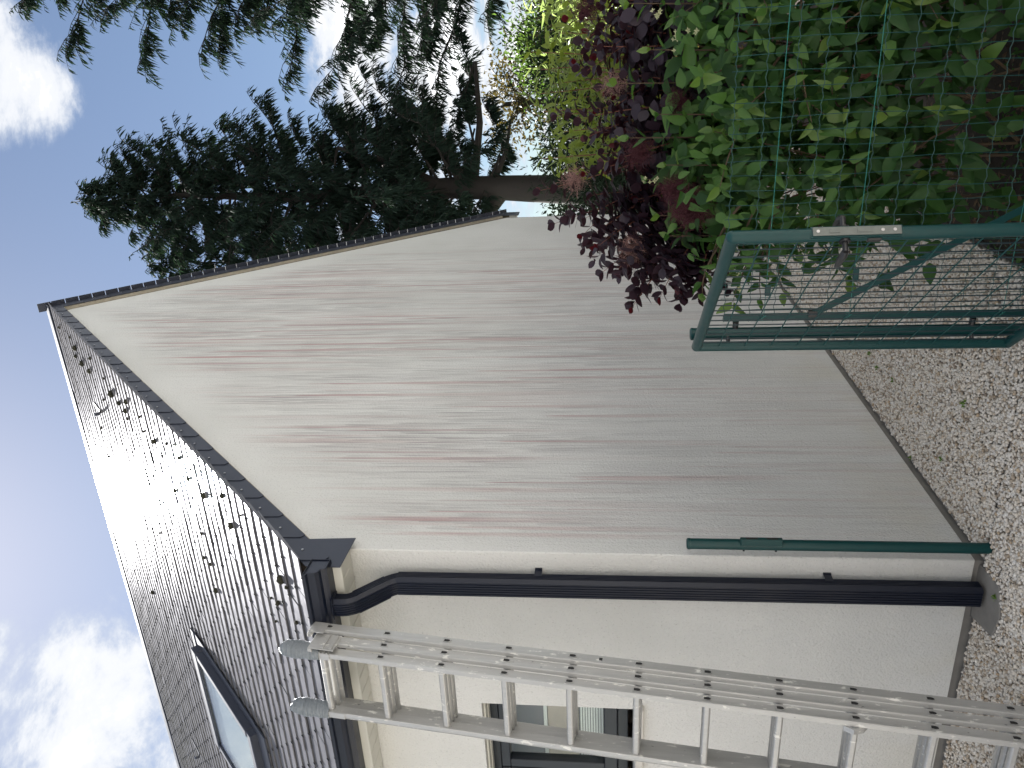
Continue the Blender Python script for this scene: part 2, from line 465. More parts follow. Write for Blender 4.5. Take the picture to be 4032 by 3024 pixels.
def instances(V, F, mats):
    """template (V,F) repeated by (N,4,4) matrices"""
    V = np.asarray(V, float); F = np.asarray(F); N = len(mats)
    R = mats[:, :3, :3]; T = mats[:, :3, 3]
    W = np.einsum('nij,vj->nvi', R, V) + T[:, None, :]
    FF = (F[None] + (np.arange(N)*len(V))[:, None, None]).reshape(-1, F.shape[1])
    return W.reshape(-1, 3), FF


def frames_from(pos_, axis, normal, scale):
    """(N,4,4): local +Y = axis, local +Z ~ normal"""
    y = axis/np.linalg.norm(axis, axis=1, keepdims=True)
    x = np.cross(y, normal); x /= np.linalg.norm(x, axis=1, keepdims=True)+1e-9
    z = np.cross(x, y)
    Mx = np.zeros((len(pos_), 4, 4)); s = np.asarray(scale).reshape(-1, 1)
    Mx[:, :3, 0] = x*s; Mx[:, :3, 1] = y*s; Mx[:, :3, 2] = z*s; Mx[:, :3, 3] = pos_; Mx[:, 3, 3] = 1
    return Mx


# ------------------------------------------------------------------ ground
S, YR, ZR, W = .9866, 4.03, 7.17, 8.06
GZ = -.035
def sheet(name, poly, z, mat):
    m_ = MB(); m_.add([(x, y, z) for x, y in poly], [tuple(range(len(poly)))])
    o = m_.build(name, mat); o['kind'] = 'structure'; return o


sheet('ground', [(-400, -400), (400, -400), (400, 400), (-400, 400)], GZ-.06, M['ground'])
sheet('gravel_yard', [(-14, -18), (16, -18), (16, -.05), (1.29, -.05), (1.27, 1.5), (1.3, 9.5), (-.02, 9.5), (-.02, .02), (-14, .02)], GZ-.012, M['gravel_bed'])  # outer yard, out of view, widened to bounce sunlight onto the walls
sheet('planting_bed', [(1.295, -.03), (3.9, -.03), (4.2, 7), (9, 9), (9, 12), (1.32, 12), (1.285, 1.5)], GZ-.004, M['soil'])

sheet('bounce_drive', [(3.92, -.04), (16, -.04), (16, 8.9), (9.02, 8.9), (4.24, 6.98)], GZ-.012, M['gravel_bed'])  # unseen pale ground added to bounce sunlight onto the gable
# gravel stones
phi = (1+5**.5)/2
ico_v = np.array([(-1, phi, 0), (1, phi, 0), (-1, -phi, 0), (1, -phi, 0), (0, -1, phi), (0, 1, phi), (0, -1, -phi), (0, 1, -phi), (phi, 0, -1), (phi, 0, 1), (-phi, 0, -1), (-phi, 0, 1)], float)/1.902
ico_f = np.array([(0, 11, 5), (0, 5, 1), (0, 1, 7), (0, 7, 10), (0, 10, 11), (1, 5, 9), (5, 11, 4), (11, 10, 2), (10, 7, 6), (7, 1, 8), (3, 9, 4), (3, 4, 2), (3, 2, 6), (3, 6, 8), (3, 8, 9), (4, 9, 5), (2, 4, 11), (6, 2, 10), (8, 6, 7), (9, 8, 1)])


def stones(x0, x1, y0, y1, pitch, size, layers=1):
    out = []
    for L in range(layers):
        nx, ny = int((x1-x0)/pitch), int((y1-y0)/pitch)
        gx, gy = np.meshgrid(np.arange(nx), np.arange(ny))
        q = np.stack([x0+(gx.ravel()+.5*(gy.ravel() % 2)+rng.uniform(-.38, .38, gx.size))*pitch, y0+(gy.ravel()+rng.uniform(-.38, .38, gx.size))*pitch], 1)
        out.append((q, size, GZ + (-.004 if L == 0 else .006)))
    return out


parts_ = stones(-1.5, 1.275, -.95, -.004, .0120, .0096) + stones(-3.2, -1.5, -2.2, -.004, .020, .0155) + stones(-1.5, 2.8, -2.2, -.95, .020, .0155) + stones(1.275, 2.8, -.95, -.06, .020, .0155) + stones(.016, 1.275, 0, 2.6, .0122, .0097) + stones(.016, 1.28, 2.6, 5, .017, .013) + stones(.016, 1.3, 5, 9, .027, .02)
Vs, Fs, Ts, off = [], [], [], 0
slab_poly = [(-.03, .035), (-.005, -.172), (-.125, -.228), (-.255, -.20), (-.30, .0)]
def in_poly(q, poly):
    r = np.zeros(len(q), bool); n = len(poly)
    for i in range(n):
        (x1, y1), (x2, y2) = poly[i], poly[(i+1) % n]
        c = ((y1 > q[:, 1]) != (y2 > q[:, 1])) & (q[:, 0] < (x2-x1)*(q[:, 1]-y1)/(y2-y1+1e-12)+x1); r ^= c
    return r


for q, size, z in parts_:
    q = q[~in_poly(q, slab_poly)]
    if q[:, 1].max() < 0.01: q = q[~((q[:, 0] < .012) & (q[:, 1] > -.012))]
    n = len(q)
    sx = size*rng.uniform(.7, 1.25, n); sy = sx*rng.uniform(.6, 1.0, n); sz = sx*rng.uniform(.5, .9, n)
    a = rng.uniform(0, 2*np.pi, n); tl = rng.normal(0, .45, n); t2 = rng.normal(0, .45, n)
    verts = ico_v[None]*(1+rng.uniform(-.22, .22, (n, 12, 1)))
    verts = verts*np.stack([sx, sy, sz], 1)[:, None, :]
    ca, sa = np.cos(tl)[:, None], np.sin(tl)[:, None]
    y_, z_ = verts[..., 1]*ca-verts[..., 2]*sa, verts[..., 1]*sa+verts[..., 2]*ca
    ca, sa = np.cos(t2)[:, None], np.sin(t2)[:, None]
    x_, z_ = verts[..., 0]*ca-z_*sa, verts[..., 0]*sa+z_*ca
    ca, sa = np.cos(a)[:, None], np.sin(a)[:, None]
    x2, y2 = x_*ca-y_*sa, x_*sa+y_*ca
    zz_ = z + rng.uniform(-.004, .008, n)
    Vs.append(np.stack([x2+q[:, :1], y2+q[:, 1:2], z_+zz_[:, None]], 2).reshape(-1, 3))
    Fs.append((ico_f[None]+(np.arange(n)*12)[:, None, None]).reshape(-1, 3)+off); off += n*12
    Ts.append(np.repeat(rng.uniform(0, 1, n), 12))
o = bulk('gravel', np.concatenate(Vs), np.concatenate(Fs), M['gravel'], tint=np.concatenate(Ts), smooth=True, kind='stuff')
o['label'] = 'pale crushed gravel spread along the foot of the house'; o['category'] = 'gravel'

# splash slab of dark concrete under the downpipe
t = MB(); t.prism([(x, y, GZ-.02) for x, y in slab_poly], (0, 0, .028), 2)
o = t.build('splash_slab', M['concrete'], bevel=.004, base=(-.14, -.1, GZ)); o.location = (-.14, -.1, GZ)
o['label'] = 'dark concrete slab in the gravel under the downpipe'; o['category'] = 'slab'

# ------------------------------------------------------------------ house
house = thing('house', 'cream rendered house with steep slate roof and rain streaked gable', 'house')
t = MB(); t.prism([(0, .3, 0), (0, W, 0), (0, W, 2.98), (0, YR, 6.985), (0, .02, 3.03), (0, .02, 2.9), (0, .3, 2.9)], (-.3, 0, 0), 0)
t.build('gable_wall', M['wall'], house)
wx0, wx1, wz0, wz1 = -2.35, -.935, 1.475, 2.262
t = MB()
bev = .004
t.prism([(wx1, 0, wz0), (-bev, 0, wz0), (0, bev, wz0), (0, .3, wz0), (wx1, .3, wz0)], (0, 0, wz1-wz0), 2)
t.prism([(-10, 0, 0), (-bev, 0, 0), (0, bev, 0), (0, .3, 0), (-10, .3, 0)], (0, 0, wz0), 2)
t.prism([(-10, 0, wz1), (-bev, 0, wz1), (0, bev, wz1), (0, .3, wz1), (-10, .3, wz1)], (0, 0, 2.9-wz1), 2)
t.box((-10, 0, wz0), (wx0, .3, wz1))
t.build('front_wall', M['wall'], house)
t = MB(); t.box((-10, W-.3, 0), (-.3, W, 2.95)); t.build('back_wall', M['wall'], house)
t = MB(); t.prism([(-10, .3, 0), (-10, W-.3, 0), (-10, W-.3, 3.2), (-10, YR, 6.98), (-10, .3, 3.2)], (.3, 0, 0), 0); t.build('end_wall', M['wall'], house)
t = MB(); t.box((-10, .012, -.09), (-.010, .25, -.002)); t.box((-.3, .2505, -.09), (-.011, W-.02, -.0021))
t.build('plinth', M['concrete'], house)
t = MB(); t.box((-10, .3, 2.84), (-.3, W-.3, 2.9)); t.build('ceiling_slab', M['deck'], house)


def rz(y, off=0): return ZR - S*abs(y-YR) + off
# roof deck, both slopes
t = MB()
ye = -.19
for sgn in (1, -1):
    Y = lambda y: y if sgn == 1 else 2*YR-y
    t.prism([(-10.2, Y(ye+.06), rz(ye+.06, -.03)), (-10.2, YR, ZR-.03), (-10.2, YR, ZR-.15), (-10.2, Y(ye+.06), rz(ye+.06, -.15))], (10.215, 0, 0), 0)
t.build('roof_deck', M['deck'], house)
# pale timber barge boards between wall and verge slates
for sgn in (1, -1):
    Y = lambda y: y if sgn == 1 else 2*YR-y
    t = MB(); t.prism([(.0015, Y(.03), rz(.03, -.182)), (.0015, YR, ZR-.182), (.0015, YR, ZR-.03), (.0015, Y(.03), rz(.03, -.03))], (.03, 0, 0), 0)
    t.build('barge_board', M['timber'], house)

# slates of the front slope
dn = Vector((0, -1, -S)).normalized()      # down the slope
nr = Vector((0, -S, 1)).normalized()       # roof normal
EXPO, SW, SL, TH = .117, .2235, .30, .0076
slate_box = MB(); slate_box.obox((0, SL/2, 0), (1, 0, 0), (0, 1, 0), (0, 0, 1), SW/2-.0018, SL/2, TH/2)   # butt at local y = 0, running up the slope
slate_me = slate_box.mesh('slate', M['slate'])
slope_len = (YR-ye)/abs(dn.y)
nrows = int(slope_len/EXPO)+1
near, allm, hooks = [], [], []
for r_ in range(nrows+1):
    for c in range(46):
        xc = .085 - SW/2 - c*SW - (SW/2 if r_ % 2 else 0)
        cut = 0
        if r_ % 2 and c == 0:
            pass
        butt = Vector((xc, ye, rz(ye))) - dn*(r_*EXPO + random.uniform(-.002, .002))
        if (butt.y + SL*.7) > YR + .06: continue
        tilt = math.atan2(TH*1.9, EXPO*1.9) + random.gauss(0, .004)
        ax = (-dn*math.cos(tilt) - nr*math.sin(tilt)); nn = (nr*math.cos(tilt) - dn*math.sin(tilt))
        tw = random.gauss(0, .006)
        X = Vector((1, 0, 0)); X2 = (X*math.cos(tw) + ax*math.sin(tw)); Y2 = (ax*math.cos(tw) - X*math.sin(tw))
        rl = random.gauss(0, .006)
        X3 = (X2*math.cos(rl) + nn*math.sin(rl)).normalized(); N3 = X3.cross(Y2)
        mm = Matrix((X3, Y2, N3)).transposed().to_4x4(); mm.translation = butt + nr*(.0085 + random.gauss(0, .0009))
        allm.append(mm)
        if butt.x > -5.6: hooks.append((butt + nr*(.0125), ax, nn, X3))
# half slates close the verge on odd rows
half_box = MB(); half_box.obox((0, SL/2, 0), (1, 0, 0), (0, 1, 0), (0, 0, 1), SW/4-.0018, SL/2, TH/2); half_me = half_box.mesh('slate', M['slate'])
halves = []
for r_ in range(1, nrows, 2):
    butt = Vector((.085-SW/4, ye, rz(ye))) - dn*(r_*EXPO)
    if (butt.y + SL*.7) > YR + .06: continue
    tilt = math.atan2(TH*1.9, EXPO*1.9)
    ax = (-dn*math.cos(tilt) - nr*math.sin(tilt)); nn = (nr*math.cos(tilt) - dn*math.sin(tilt))
    mm = Matrix((Vector((1, 0, 0)), ax, nn)).transposed().to_4x4(); mm.translation = butt + nr*.0085; halves.append(mm)
camv = Vector(CAM)
def vis_size(mm):
    d = mm.translation - camv; q = d.dot(fw)
    U = d.dot(rt)/q; Vv = d.dot(up)/q
    if abs(U) > .49 or abs(Vv) > .65: return 0
    return -d.normalized().dot(nr)/(d.length**2)
allm.sort(key=vis_size, reverse=True)
for mm in allm[:268]: link('slate', slate_me, house, mm)
for mm in halves: link('slate', half_me, house, mm)
A = np.array([np.array(mm) for mm in allm[268:]])
bv = np.array([tuple(v.co) for v in slate_me.vertices]); bf = np.array([tuple(p.vertices) for p in slate_me.polygons])
V_, F_ = instances(bv, bf, A)
bulk('slate_courses', V_, F_, M['slate'], house, kind='stuff')
hb = MB()
for p_, ax, nn, X3 in hooks:
    hb.obox(p_ - ax*.006 + X3*random.uniform(-.006, .006), X3, ax, nn, .0016, .011, .0032)
o = hb.build('slate_hooks', M['frame'], house); o['kind'] = 'stuff'
# back slope: simple covering, but the verge slates seen from below are separate
t = MB(); t.prism([(-10.2, YR, ZR-.03), (-10.2, 2*YR-ye, rz(ye)-.03), (-10.2, 2*YR-ye, rz(ye)), (-10.2, YR, ZR)], (10.2, 0, 0), 0)
t.build('back_slope_covering', M['slate'], house)
dnb = Vector((0, 1, -S)).normalized(); nb = Vector((0, S, 1)).normalized()
k = 0
while True:
    b0 = Vector((.042, 2*YR-ye, rz(ye))) - dnb*(k*.128)
    if b0.y < YR+.02: break
    t = MB(); t.obox((0, 0, 0), (1, 0, 0), (0, 1, 0), (0, 0, 1), .043, .061, .003)
    if k == 0: back_me = t.mesh('slate', M['anthracite'])
    mm = Matrix((Vector((-1, 0, 0)), dnb, nb)).transposed().to_4x4(); mm.translation = b0 - dnb*.064 + nb*.004
    link('slate', back_me, house, mm); k += 1
# ridge
t = MB(); t.prism([(-10.2, YR-.11, rz(YR-.11, .022)), (-10.2, YR, ZR+.024), (-10.2, YR+.11, rz(YR+.11, .022)), (-10.2, YR+.11, rz(YR+.11, .01)), (-10.2, YR, ZR+.01), (-10.2, YR-.11, rz(YR-.11, .01))], (10.27, 0, 0), 0)
t.build('ridge_cap', M['anthracite'], house)

# verge slates: dark tiles hung flat on the barge board
VL = .2566
def verge(sgn):
    Y = lambda y: y if sgn == 1 else 2*YR-y
    n = 26
    for i in range(n):
        y0 = -.1577 + i*VL*.7119; y1 = min(y0 + VL*.7119 + .03, YR)
        if y0 > YR-.03: break
        zt, zb = -.012, -.170
        cut = .028
        pts = [(y0+.0, rz(y0, zt)), (y1, rz(y1, zt)), (y1, rz(y1, zb)), (y0+cut, rz(y0+cut, zb)), (y0+.004, rz(y0, zb+.042))]
        x_lo, x_hi = .0405, .0345     # lower end rides over the piece below
        t = MB(); vs = []
        for th in (0, .005):
            for (yy, zz2) in pts:
                f = (yy-y0)/(y1-y0)
                vs.append((x_lo+(x_hi-x_lo)*f+th+i*1e-5, Y(yy), zz2))
        m5 = len(pts)
        t.add(vs, [tuple(range(m5)), tuple(range(m5, 2*m5))] + [(a, (a+1) % m5, m5+(a+1) % m5, m5+a) for a in range(m5)])
        p_ = t.build('verge_slate', M['anthracite'], house)
        ym = y0+.05
        t = MB(); c_v = Vector((.0455, Y(ym+.03), rz(ym+.03, -.075)))
        t.tube([c_v, c_v+Vector((.004, 0, 0))], .006, 8); t.build('rivet', M['steel'], p_)
verge(1); verge(-1)
# box end panels of the eaves
for sgn in (1, -1):
    Y = lambda y: y if sgn == 1 else 2*YR-y
    t = MB(); t.prism([(.034, Y(-.198), 2.822), (.034, Y(.04), 2.817), (.034, Y(.024), rz(.024, -.15)), (.034, Y(-.03), rz(-.03, -.02)), (.034, Y(-.19), rz(-.19, -.014)), (.034, Y(-.198), 2.97)], (.0045, 0, 0), 0)
    t.build('box_end_panel', M['anthracite'], house, bevel=.001)
    t = MB(); t.box((.0, min(Y(-.165), Y(.0)), 2.845), (.032, max(Y(-.165), Y(.0)), 2.95)); t.build('box_end_filler', M['cream'], house)
# cream fascia and soffit boards
t = MB(); t.box((-10, -.172, 2.828), (.03, -.160, 2.955)); t.build('fascia_board', M['cream'], house, bevel=.003)
xs = .03
sofme = None
while xs > -5.2:
    if sofme is None:
        t = MB(); t.box((-.0475, -.0775, -.004), (.0475, .0775, .004)); sofme = t.mesh('soffit_board', M['cream'], bevel=.0035)
    link('soffit_board', sofme, house, Matrix.Translation((xs-.05, -.0805, 2.842))); xs -= .1
t = MB(); t.box((-10, -.158, 2.842), (-5.2, -.003, 2.85)); t.build('soffit_panel', M['cream'], house)
t = MB(); t.box((-10, -.158, 2.851), (.0, -.003, 2.857)); t.build('soffit_backing', M['deck'], house)
# gutter
gp = [(-.1735, 2.962), (-.1735, 2.869), (-.240, 2.869), (-.247, 2.880), (-.252, 2.893), (-.268, 2.899), (-.280, 2.913), (-.285, 2.945), (-.300, 2.950), (-.302, 2.963), (-.292, 2.963), (-.288, 2.956), (-.279, 2.951), (-.2755, 2.918), (-.266, 2.905), (-.249, 2.899), (-.242, 2.875), (-.1775, 2.874), (-.1775, 2.962)]
t = MB(); t.sweep([(a, b) for a, b in gp], [((x, 0, 0), (0, 1, 0), (0, 0, 1)) for x in (.062, -3.0, -6.5, -10)])
gut = t.build('gutter', M['pipe'], house)
t = MB(); t.prism([(.052, a, b) for a, b in gp[:10]], (.003, 0, 0), 0); t.build('end_cap', M['anthracite'], gut)
t = MB(); t.tube([(.060, -.1735, 2.960), (.060, -.298, 2.962)], .0035, 6); t.tube([(.0615, -.174, 2.871), (.0615, -.242, 2.871)], .003, 6)
t.build('end_rim', M['pipe'], gut)

# downpipe: fluted rectangular section
def flute(w, d, n=6, dep=.004):
    pts = []
    hw, hd = w/2, d/2
    def side(a, b, nrm, cnt):
        for i in range(cnt):
            for f, q in ((.0, 0), (.5, 0), (.55, -dep), (.95, -dep)):
                tt = (i+f)/cnt
                pts.append((a[0]+(b[0]-a[0])*tt+nrm[0]*q, a[1]+(b[1]-a[1])*tt+nrm[1]*q))
    c = .012
    side((-hw+c, -hd), (hw-c, -hd), (0, -1*-1), n); side((hw, -hd+c), (hw, hd-c), (-1*-1*-1*-1, 0) if False else (1*-1*-1, 0), n-1)
    side((hw-c, hd), (-hw+c, hd), (0, 1), n); side((-hw, hd-c), (-hw, -hd+c), (-1, 0), n-1)
    return pts


dp = house
xc = -.1475
prof = flute(.104, .074)
dpipe = bpy.data.objects.new('downpipe', None); col.objects.link(dpipe); dpipe.parent = house; dpipe.location = (xc, -.06, -.03)
def fr(pts, xcs=None):
    out = []
    for i, (y, z) in enumerate(pts):
        a = Vector((0, *pts[max(i-1, 0)])); b = Vector((0, *pts[min(i+1, len(pts)-1)])); d = (b-a).normalized()
        v = Vector((0, d.z, -d.y)) if True else None
        out.append(((xc if xcs is None else xcs[i], y, z), (1, 0, 0), tuple(-v)))
    return out
t = MB(); t.sweep(prof, [((xc, -.06, 2.60), (1, 0, 0), (0, 1, 0)), ((xc+.012, -.06, -.012), (1, 0, 0), (0, 1, 0))], cap=False)
t.build('pipe', M['pipe'], dpipe)
path = [(-.215, 2.868), (-.215, 2.83), (-.212, 2.808), (-.203, 2.788), (-.188, 2.768)]
xsr = [xc-.012+.002*i for i in range(5)]
t = MB(); prof2 = flute(.098, .070)
t.sweep(prof2, fr(path, [xc-.014]*5), cap=False); up_el = t.build('elbow', M['pipe'], dpipe)
t = MB(); t.sweep(prof, fr([(-.190, 2.772), (-.088, 2.652)], [xc-.014, xc-.004]), cap=False); t.build('offset_pipe', M['pipe'], dpipe)
t = MB(); t.sweep(prof2, fr([(-.096, 2.662), (-.079, 2.640), (-.068, 2.618), (-.062, 2.60), (-.060, 2.57)], [xc-.004, xc-.003, xc-.001, xc, xc]), cap=False); t.build('elbow', M['pipe'], dpipe)
t = MB(); t.box((xc-.068, -.262, 2.862), (xc+.042, -.178, 2.8685)); t.build('outlet_collar', M['pipe'], dpipe, bevel=.003)
for zb in (1.93, .62):
    xx = xc+.012*(2.6-zb)/2.6
    t = MB(); t.prism([(xx+.0525, -.060, zb-.017), (xx+.0545, -.060, zb-.017), (xx+.0545, -.012, zb-.017), (xx+.059, -.012, zb-.017), (xx+.059, -.001, zb-.017), (xx+.0525, -.001, zb-.017)], (0, 0, .034), 2)
    t.build('pipe_bracket', M['pipe'], dpipe)

# window in the front wall
win = bpy.data.objects.new('window', None); col.objects.link(win); win.parent = house; win.location = (-1.65, .17, wz0)
def fbar(mb, x0, x1, z0, z1, y0=.165, y1=.225): mb.box((x0, y0, z0), (x1, y1, z1))
t = MB()
fbar(t, wx0, wx1, wz1-.055, wz1-.001); fbar(t, wx0, wx1, wz0+.03, wz0+.085); fbar(t, wx1-.06, wx1-.001, wz0+.085, wz1-.055); fbar(t, wx0+.001, wx0+.06, wz0+.085, wz1-.055)
t.build('frame', M['frame'], win, bevel=.004)
mx_ = -1.545
for (a, b) in ((wx0+.062, mx_-.004), (mx_+.004, wx1-.062)):
    t = MB(); z0, z1 = wz0+.087, wz1-.057
    for q in ((a, b, z1-.05, z1), (a, b, z0, z0+.07), (a, a+.055, z0+.07, z1-.05), (b-.055, b, z0+.07, z1-.05)): fbar(t, *q, y0=.150, y1=.21)
    sash = t.build('sash', M['frame'], win, bevel=.004)
    t = MB(); t.box((a+.05, .178, z0+.065), (b-.05, .184, z1-.045)); t.build('pane', M['glass'], sash)
t = MB(); t.box((wx0-.03, -.04, wz0-.045), (wx1+.03, .16, wz0-.002)); t.build('sill', M['stone'], win, bevel=.006)
t = MB(); t.box((wx0+.001, .03, wz1-.014), (wx1-.001, .075, wz1-.002)); t.box((wx0+.001, .085, wz1-.018), (wx1-.001, .13, wz1-.003)); t.build('shutter_slot', M['cream'], win, bevel=.002)
t = MB(); t.box((wx1-.012, .02, wz0), (wx1-.0012, .05, wz1-.03)); t.box((wx0+.0012, .02, wz0), (wx0+.012, .05, wz1-.03)); t.build('shutter_rail', M['cream'], win)
# room and panels inside the pane; grey and beige ones imitate reflections
t = MB(); t.box((-2.6, 1.5, 1.2), (-.6, 1.55, 2.8)); t.box((-2.6, .31, 1.2), (-2.55, 1.5, 2.8)); t.box((-.65, .31, 1.2), (-.6, 1.5, 2.8)); t.box((-2.6, .31, 1.15), (-.6, 1.5, 1.2)); t.box((-2.6, .31, 2.78), (-.6, 1.5, 2.82))
t.build('room_lining', M['room'], win)
for i in range(9):
    t = MB(); z0 = 1.638+i*.0145
    t.box((wx0+.1, .27, z0), (wx1-.05, .285, z0+.0105)); t.build('blind_slat', M['blind_and_reflection'], win)
t = MB(); t.box((wx0+.1, .30, 1.62), (wx1-.04, .305, 1.775)); t.build('blind_backing', M['grey_panel'], win)
t = MB(); t.box((wx0+.1, .33, 1.978), (wx1-.03, .35, 2.23)); t.build('grey_reflection', M['grey_panel'], win)  # purple grey reflection of the upper glass, put in as a panel
t = MB(); t.box((wx0+.1, .315, 1.955), (wx1-.03, .35, 1.975)); t.build('pale_bar', M['blind_and_reflection'], win)
t = MB(); t.box((wx0+.1, .335, 1.776), (wx1-.03, .35, 1.952)); t.build('beige_reflection', M['room'], win)  # beige of the mirrored building, put in as a panel

# skylight
sk = bpy.data.objects.new('skylight', None); col.objects.link(sk); sk.parent = house
sx0, sx1 = -3.12, -2.10; sy1 = 1.70; L_ = 1.22
sky_top = Vector((0, sy1, rz(sy1)))
sk.location = (sx1, sy1, rz(sy1))
def sp(x, d, h): return Vector((x, sky_top.y, sky_top.z)) + dn*d + nr*h
def sbox(mb, x0, x1, d0, d1, h0, h1):
    c0 = [sp(x, d, h) for h in (h0, h1) for x, d in ((x0, d0), (x1, d0), (x1, d1), (x0, d1))]
    mb.add(c0, [(3, 2, 1, 0), (4, 5, 6, 7), (0, 1, 5, 4), (1, 2, 6, 5), (2, 3, 7, 6), (3, 0, 4, 7)])
t = MB(); sbox(t, sx0, sx1, 0, .10, .0, .082); t.build('top_hood', M['anthracite'], sk, bevel=.006)
for xa in (sx0, sx1-.06): t = MB(); sbox(t, xa, xa+.06, .103, L_-.08, 0, .078); t.build('side_rail', M['anthracite'], sk, bevel=.005)
t = MB(); sbox(t, sx0, sx1, L_-.077, L_, 0, .074); t.build('bottom_rail', M['anthracite'], sk, bevel=.005)
t = MB(); sbox(t, sx0+.063, sx1-.063, .103, L_-.08, .055, .066); t.build('pane', M['glass'], sk)
t = MB(); sbox(t, sx0+.063, sx1-.063, .103, L_-.08, .040, .046); t.build('reflection_sheet', M['blind_and_reflection'], sk)  # white sheet under the glass imitates the pale sky reflection
t = MB(); sbox(t, sx0-.09, sx0-.003, -.05, L_+.02, .016, .024); sbox(t, sx1+.003, sx1+.09, -.05, L_+.02, .016, .024); sbox(t, sx0-.09, sx1+.09, L_+.003, L_+.17, .017, .026); sbox(t, sx0-.09, sx1+.09, -.12, -.052, .016, .03)
t.build('flashing', M['anthracite'], sk)
# roof ladder hooks
for vx, vy in ((-.60, 3.09), (-4.40, 2.85)):
    o_ = Vector((vx, vy, rz(vy))); path_ = [(0, .012), (.26, .016), (.29, .03), (.29, .06), (.27, .075)]
    t = MB(); t.sweep([(-.014, -.003), (.014, -.003), (.014, .003), (-.014, .003)], [(o_ + dn*a + nr*h, (1, 0, 0), nr if i_ < 2 else -dn) for i_, (a, h) in enumerate(path_)])
    t.build('roof_hook', M['anthracite'], house)
# clumps of moss on the slates
MOSS = [(-0.109, 3.221, 0.026), (-0.213, 3.284, 0.021), (-0.218, 3.111, 0.026), (-0.211, 2.907, 0.022), (-0.04, 3.318, 0.012), (-0.053, 3.654, 0.015), (-0.042, 2.77, 0.014), (-0.107, 2.48, 0.01), (-0.194, 2.366, 0.028), (-0.1, 1.995, 0.02), (-0.206, 2.211, 0.018), (-0.212, 2.08, 0.021), (-0.28, 2.083, 0.012), (-0.106, 1.744, 0.01), (-0.385, 2.683, 0.012), (-0.203, 1.548, 0.018), (-0.095, 1.3, 0.011), (-0.026, 1.157, 0.009), (-0.274, 1.464, 0.009), (-0.097, 1.11, 0.014), (-0.203, 1.031, 0.014), (-0.486, 1.361, 0.014), (-0.196, 0.823, 0.021), (-0.036, 0.551, 0.014), (-1.152, 3.1, 0.012), (-0.215, 1.732, 0.009), (-0.03, 0.345, 0.009), (-0.834, 3.061, 0.012), (-0.096, 0.962, 0.01), (-0.601, 1.022, 0.012), (-0.198, 0.501, 0.02), (-0.832, 1.085, 0.012), (-0.817, 0.993, 0.013), (-0.195, 0.019, 0.022), (-0.21, -0.021, 0.01), (-0.409, 0.107, 0.015), (-1.036, 1.005, 0.018), (-2.475, 2.811, 0.019), (-1.245, 1.986, 0.01), (-0.394, -0.057, 0.01), (-0.59, 0.181, 0.007), (-0.438, 0.182, 0.007)]
bm = bmesh.new(); bmesh.ops.create_icosphere(bm, subdivisions=2, radius=1)
for v in bm.verts: v.co *= 1+random.uniform(-.16, .16)
moss_me = bpy.data.meshes.new('moss_clump'); bm.to_mesh(moss_me); bm.free(); moss_me.materials.append(M['moss'])
moss_me.polygons.foreach_set('use_smooth', [True]*len(moss_me.polygons))
for x, y, r_ in MOSS:
    rr = r_*1.12
    mm = Matrix((Vector((1, 0, 0)), -dn, nr)).transposed().to_4x4() @ Matrix.Rotation(random.uniform(0, 6), 4, 'Z') @ Matrix.Diagonal((rr, rr*random.uniform(.8, 1.1), rr*.8, 1))
    mm.translation = Vector((x, y, rz(y))) + nr*(.012+rr*.2)
    link('moss_clump', moss_me, house, mm)

# ------------------------------------------------------------------ ladder
LD = Vector((.008, .115, .9933)).normalized()      # up along the stiles
LN = Vector((0, -.9933, .115)).normalized()        # towards the camera
LX = LD.cross(LN).normalized()*-1
if LX.x < 0: LX = -LX
top0 = Vector((-.207, -.313, 2.868))               # highest rung hole of the rear section, outer face
NH = 10
foot = top0 - LD*((2.868+.033)/LD.z)
ladder = thing('ladder', 'triple aluminium ladder spattered with paint leaning on the gutter', 'ladder', tuple(foot + LX*-.22))
Ltot = (top0-foot).length
def lp(x, d, n): return foot + LX*x + LD*d + LN*n          # x from outer face of rear section (0) to the left
def lbox(mb, x0, x1, d0, d1, n0, n1):
    c0 = [lp(x, d, n) for n in (n0, n1) for x, d in ((x0, d0), (x1, d0), (x1, d1), (x0, d1))]
    mb.add(c0, [(3, 2, 1, 0), (4, 5, 6, 7), (0, 1, 5, 4), (1, 2, 6, 5), (2, 3, 7, 6), (3, 0, 4, 7)])
SDP = .048; SWD = .026
secs = [(0.0, 0.0, .065), (-.024, .0495, .045), (-.048, .099, .055)]
RIGHT_IN = .315
dsec = [(-.015, -.012), (.015, -.012), (.015, .006), (.009, .014), (-.009, .014), (-.015, .006)]
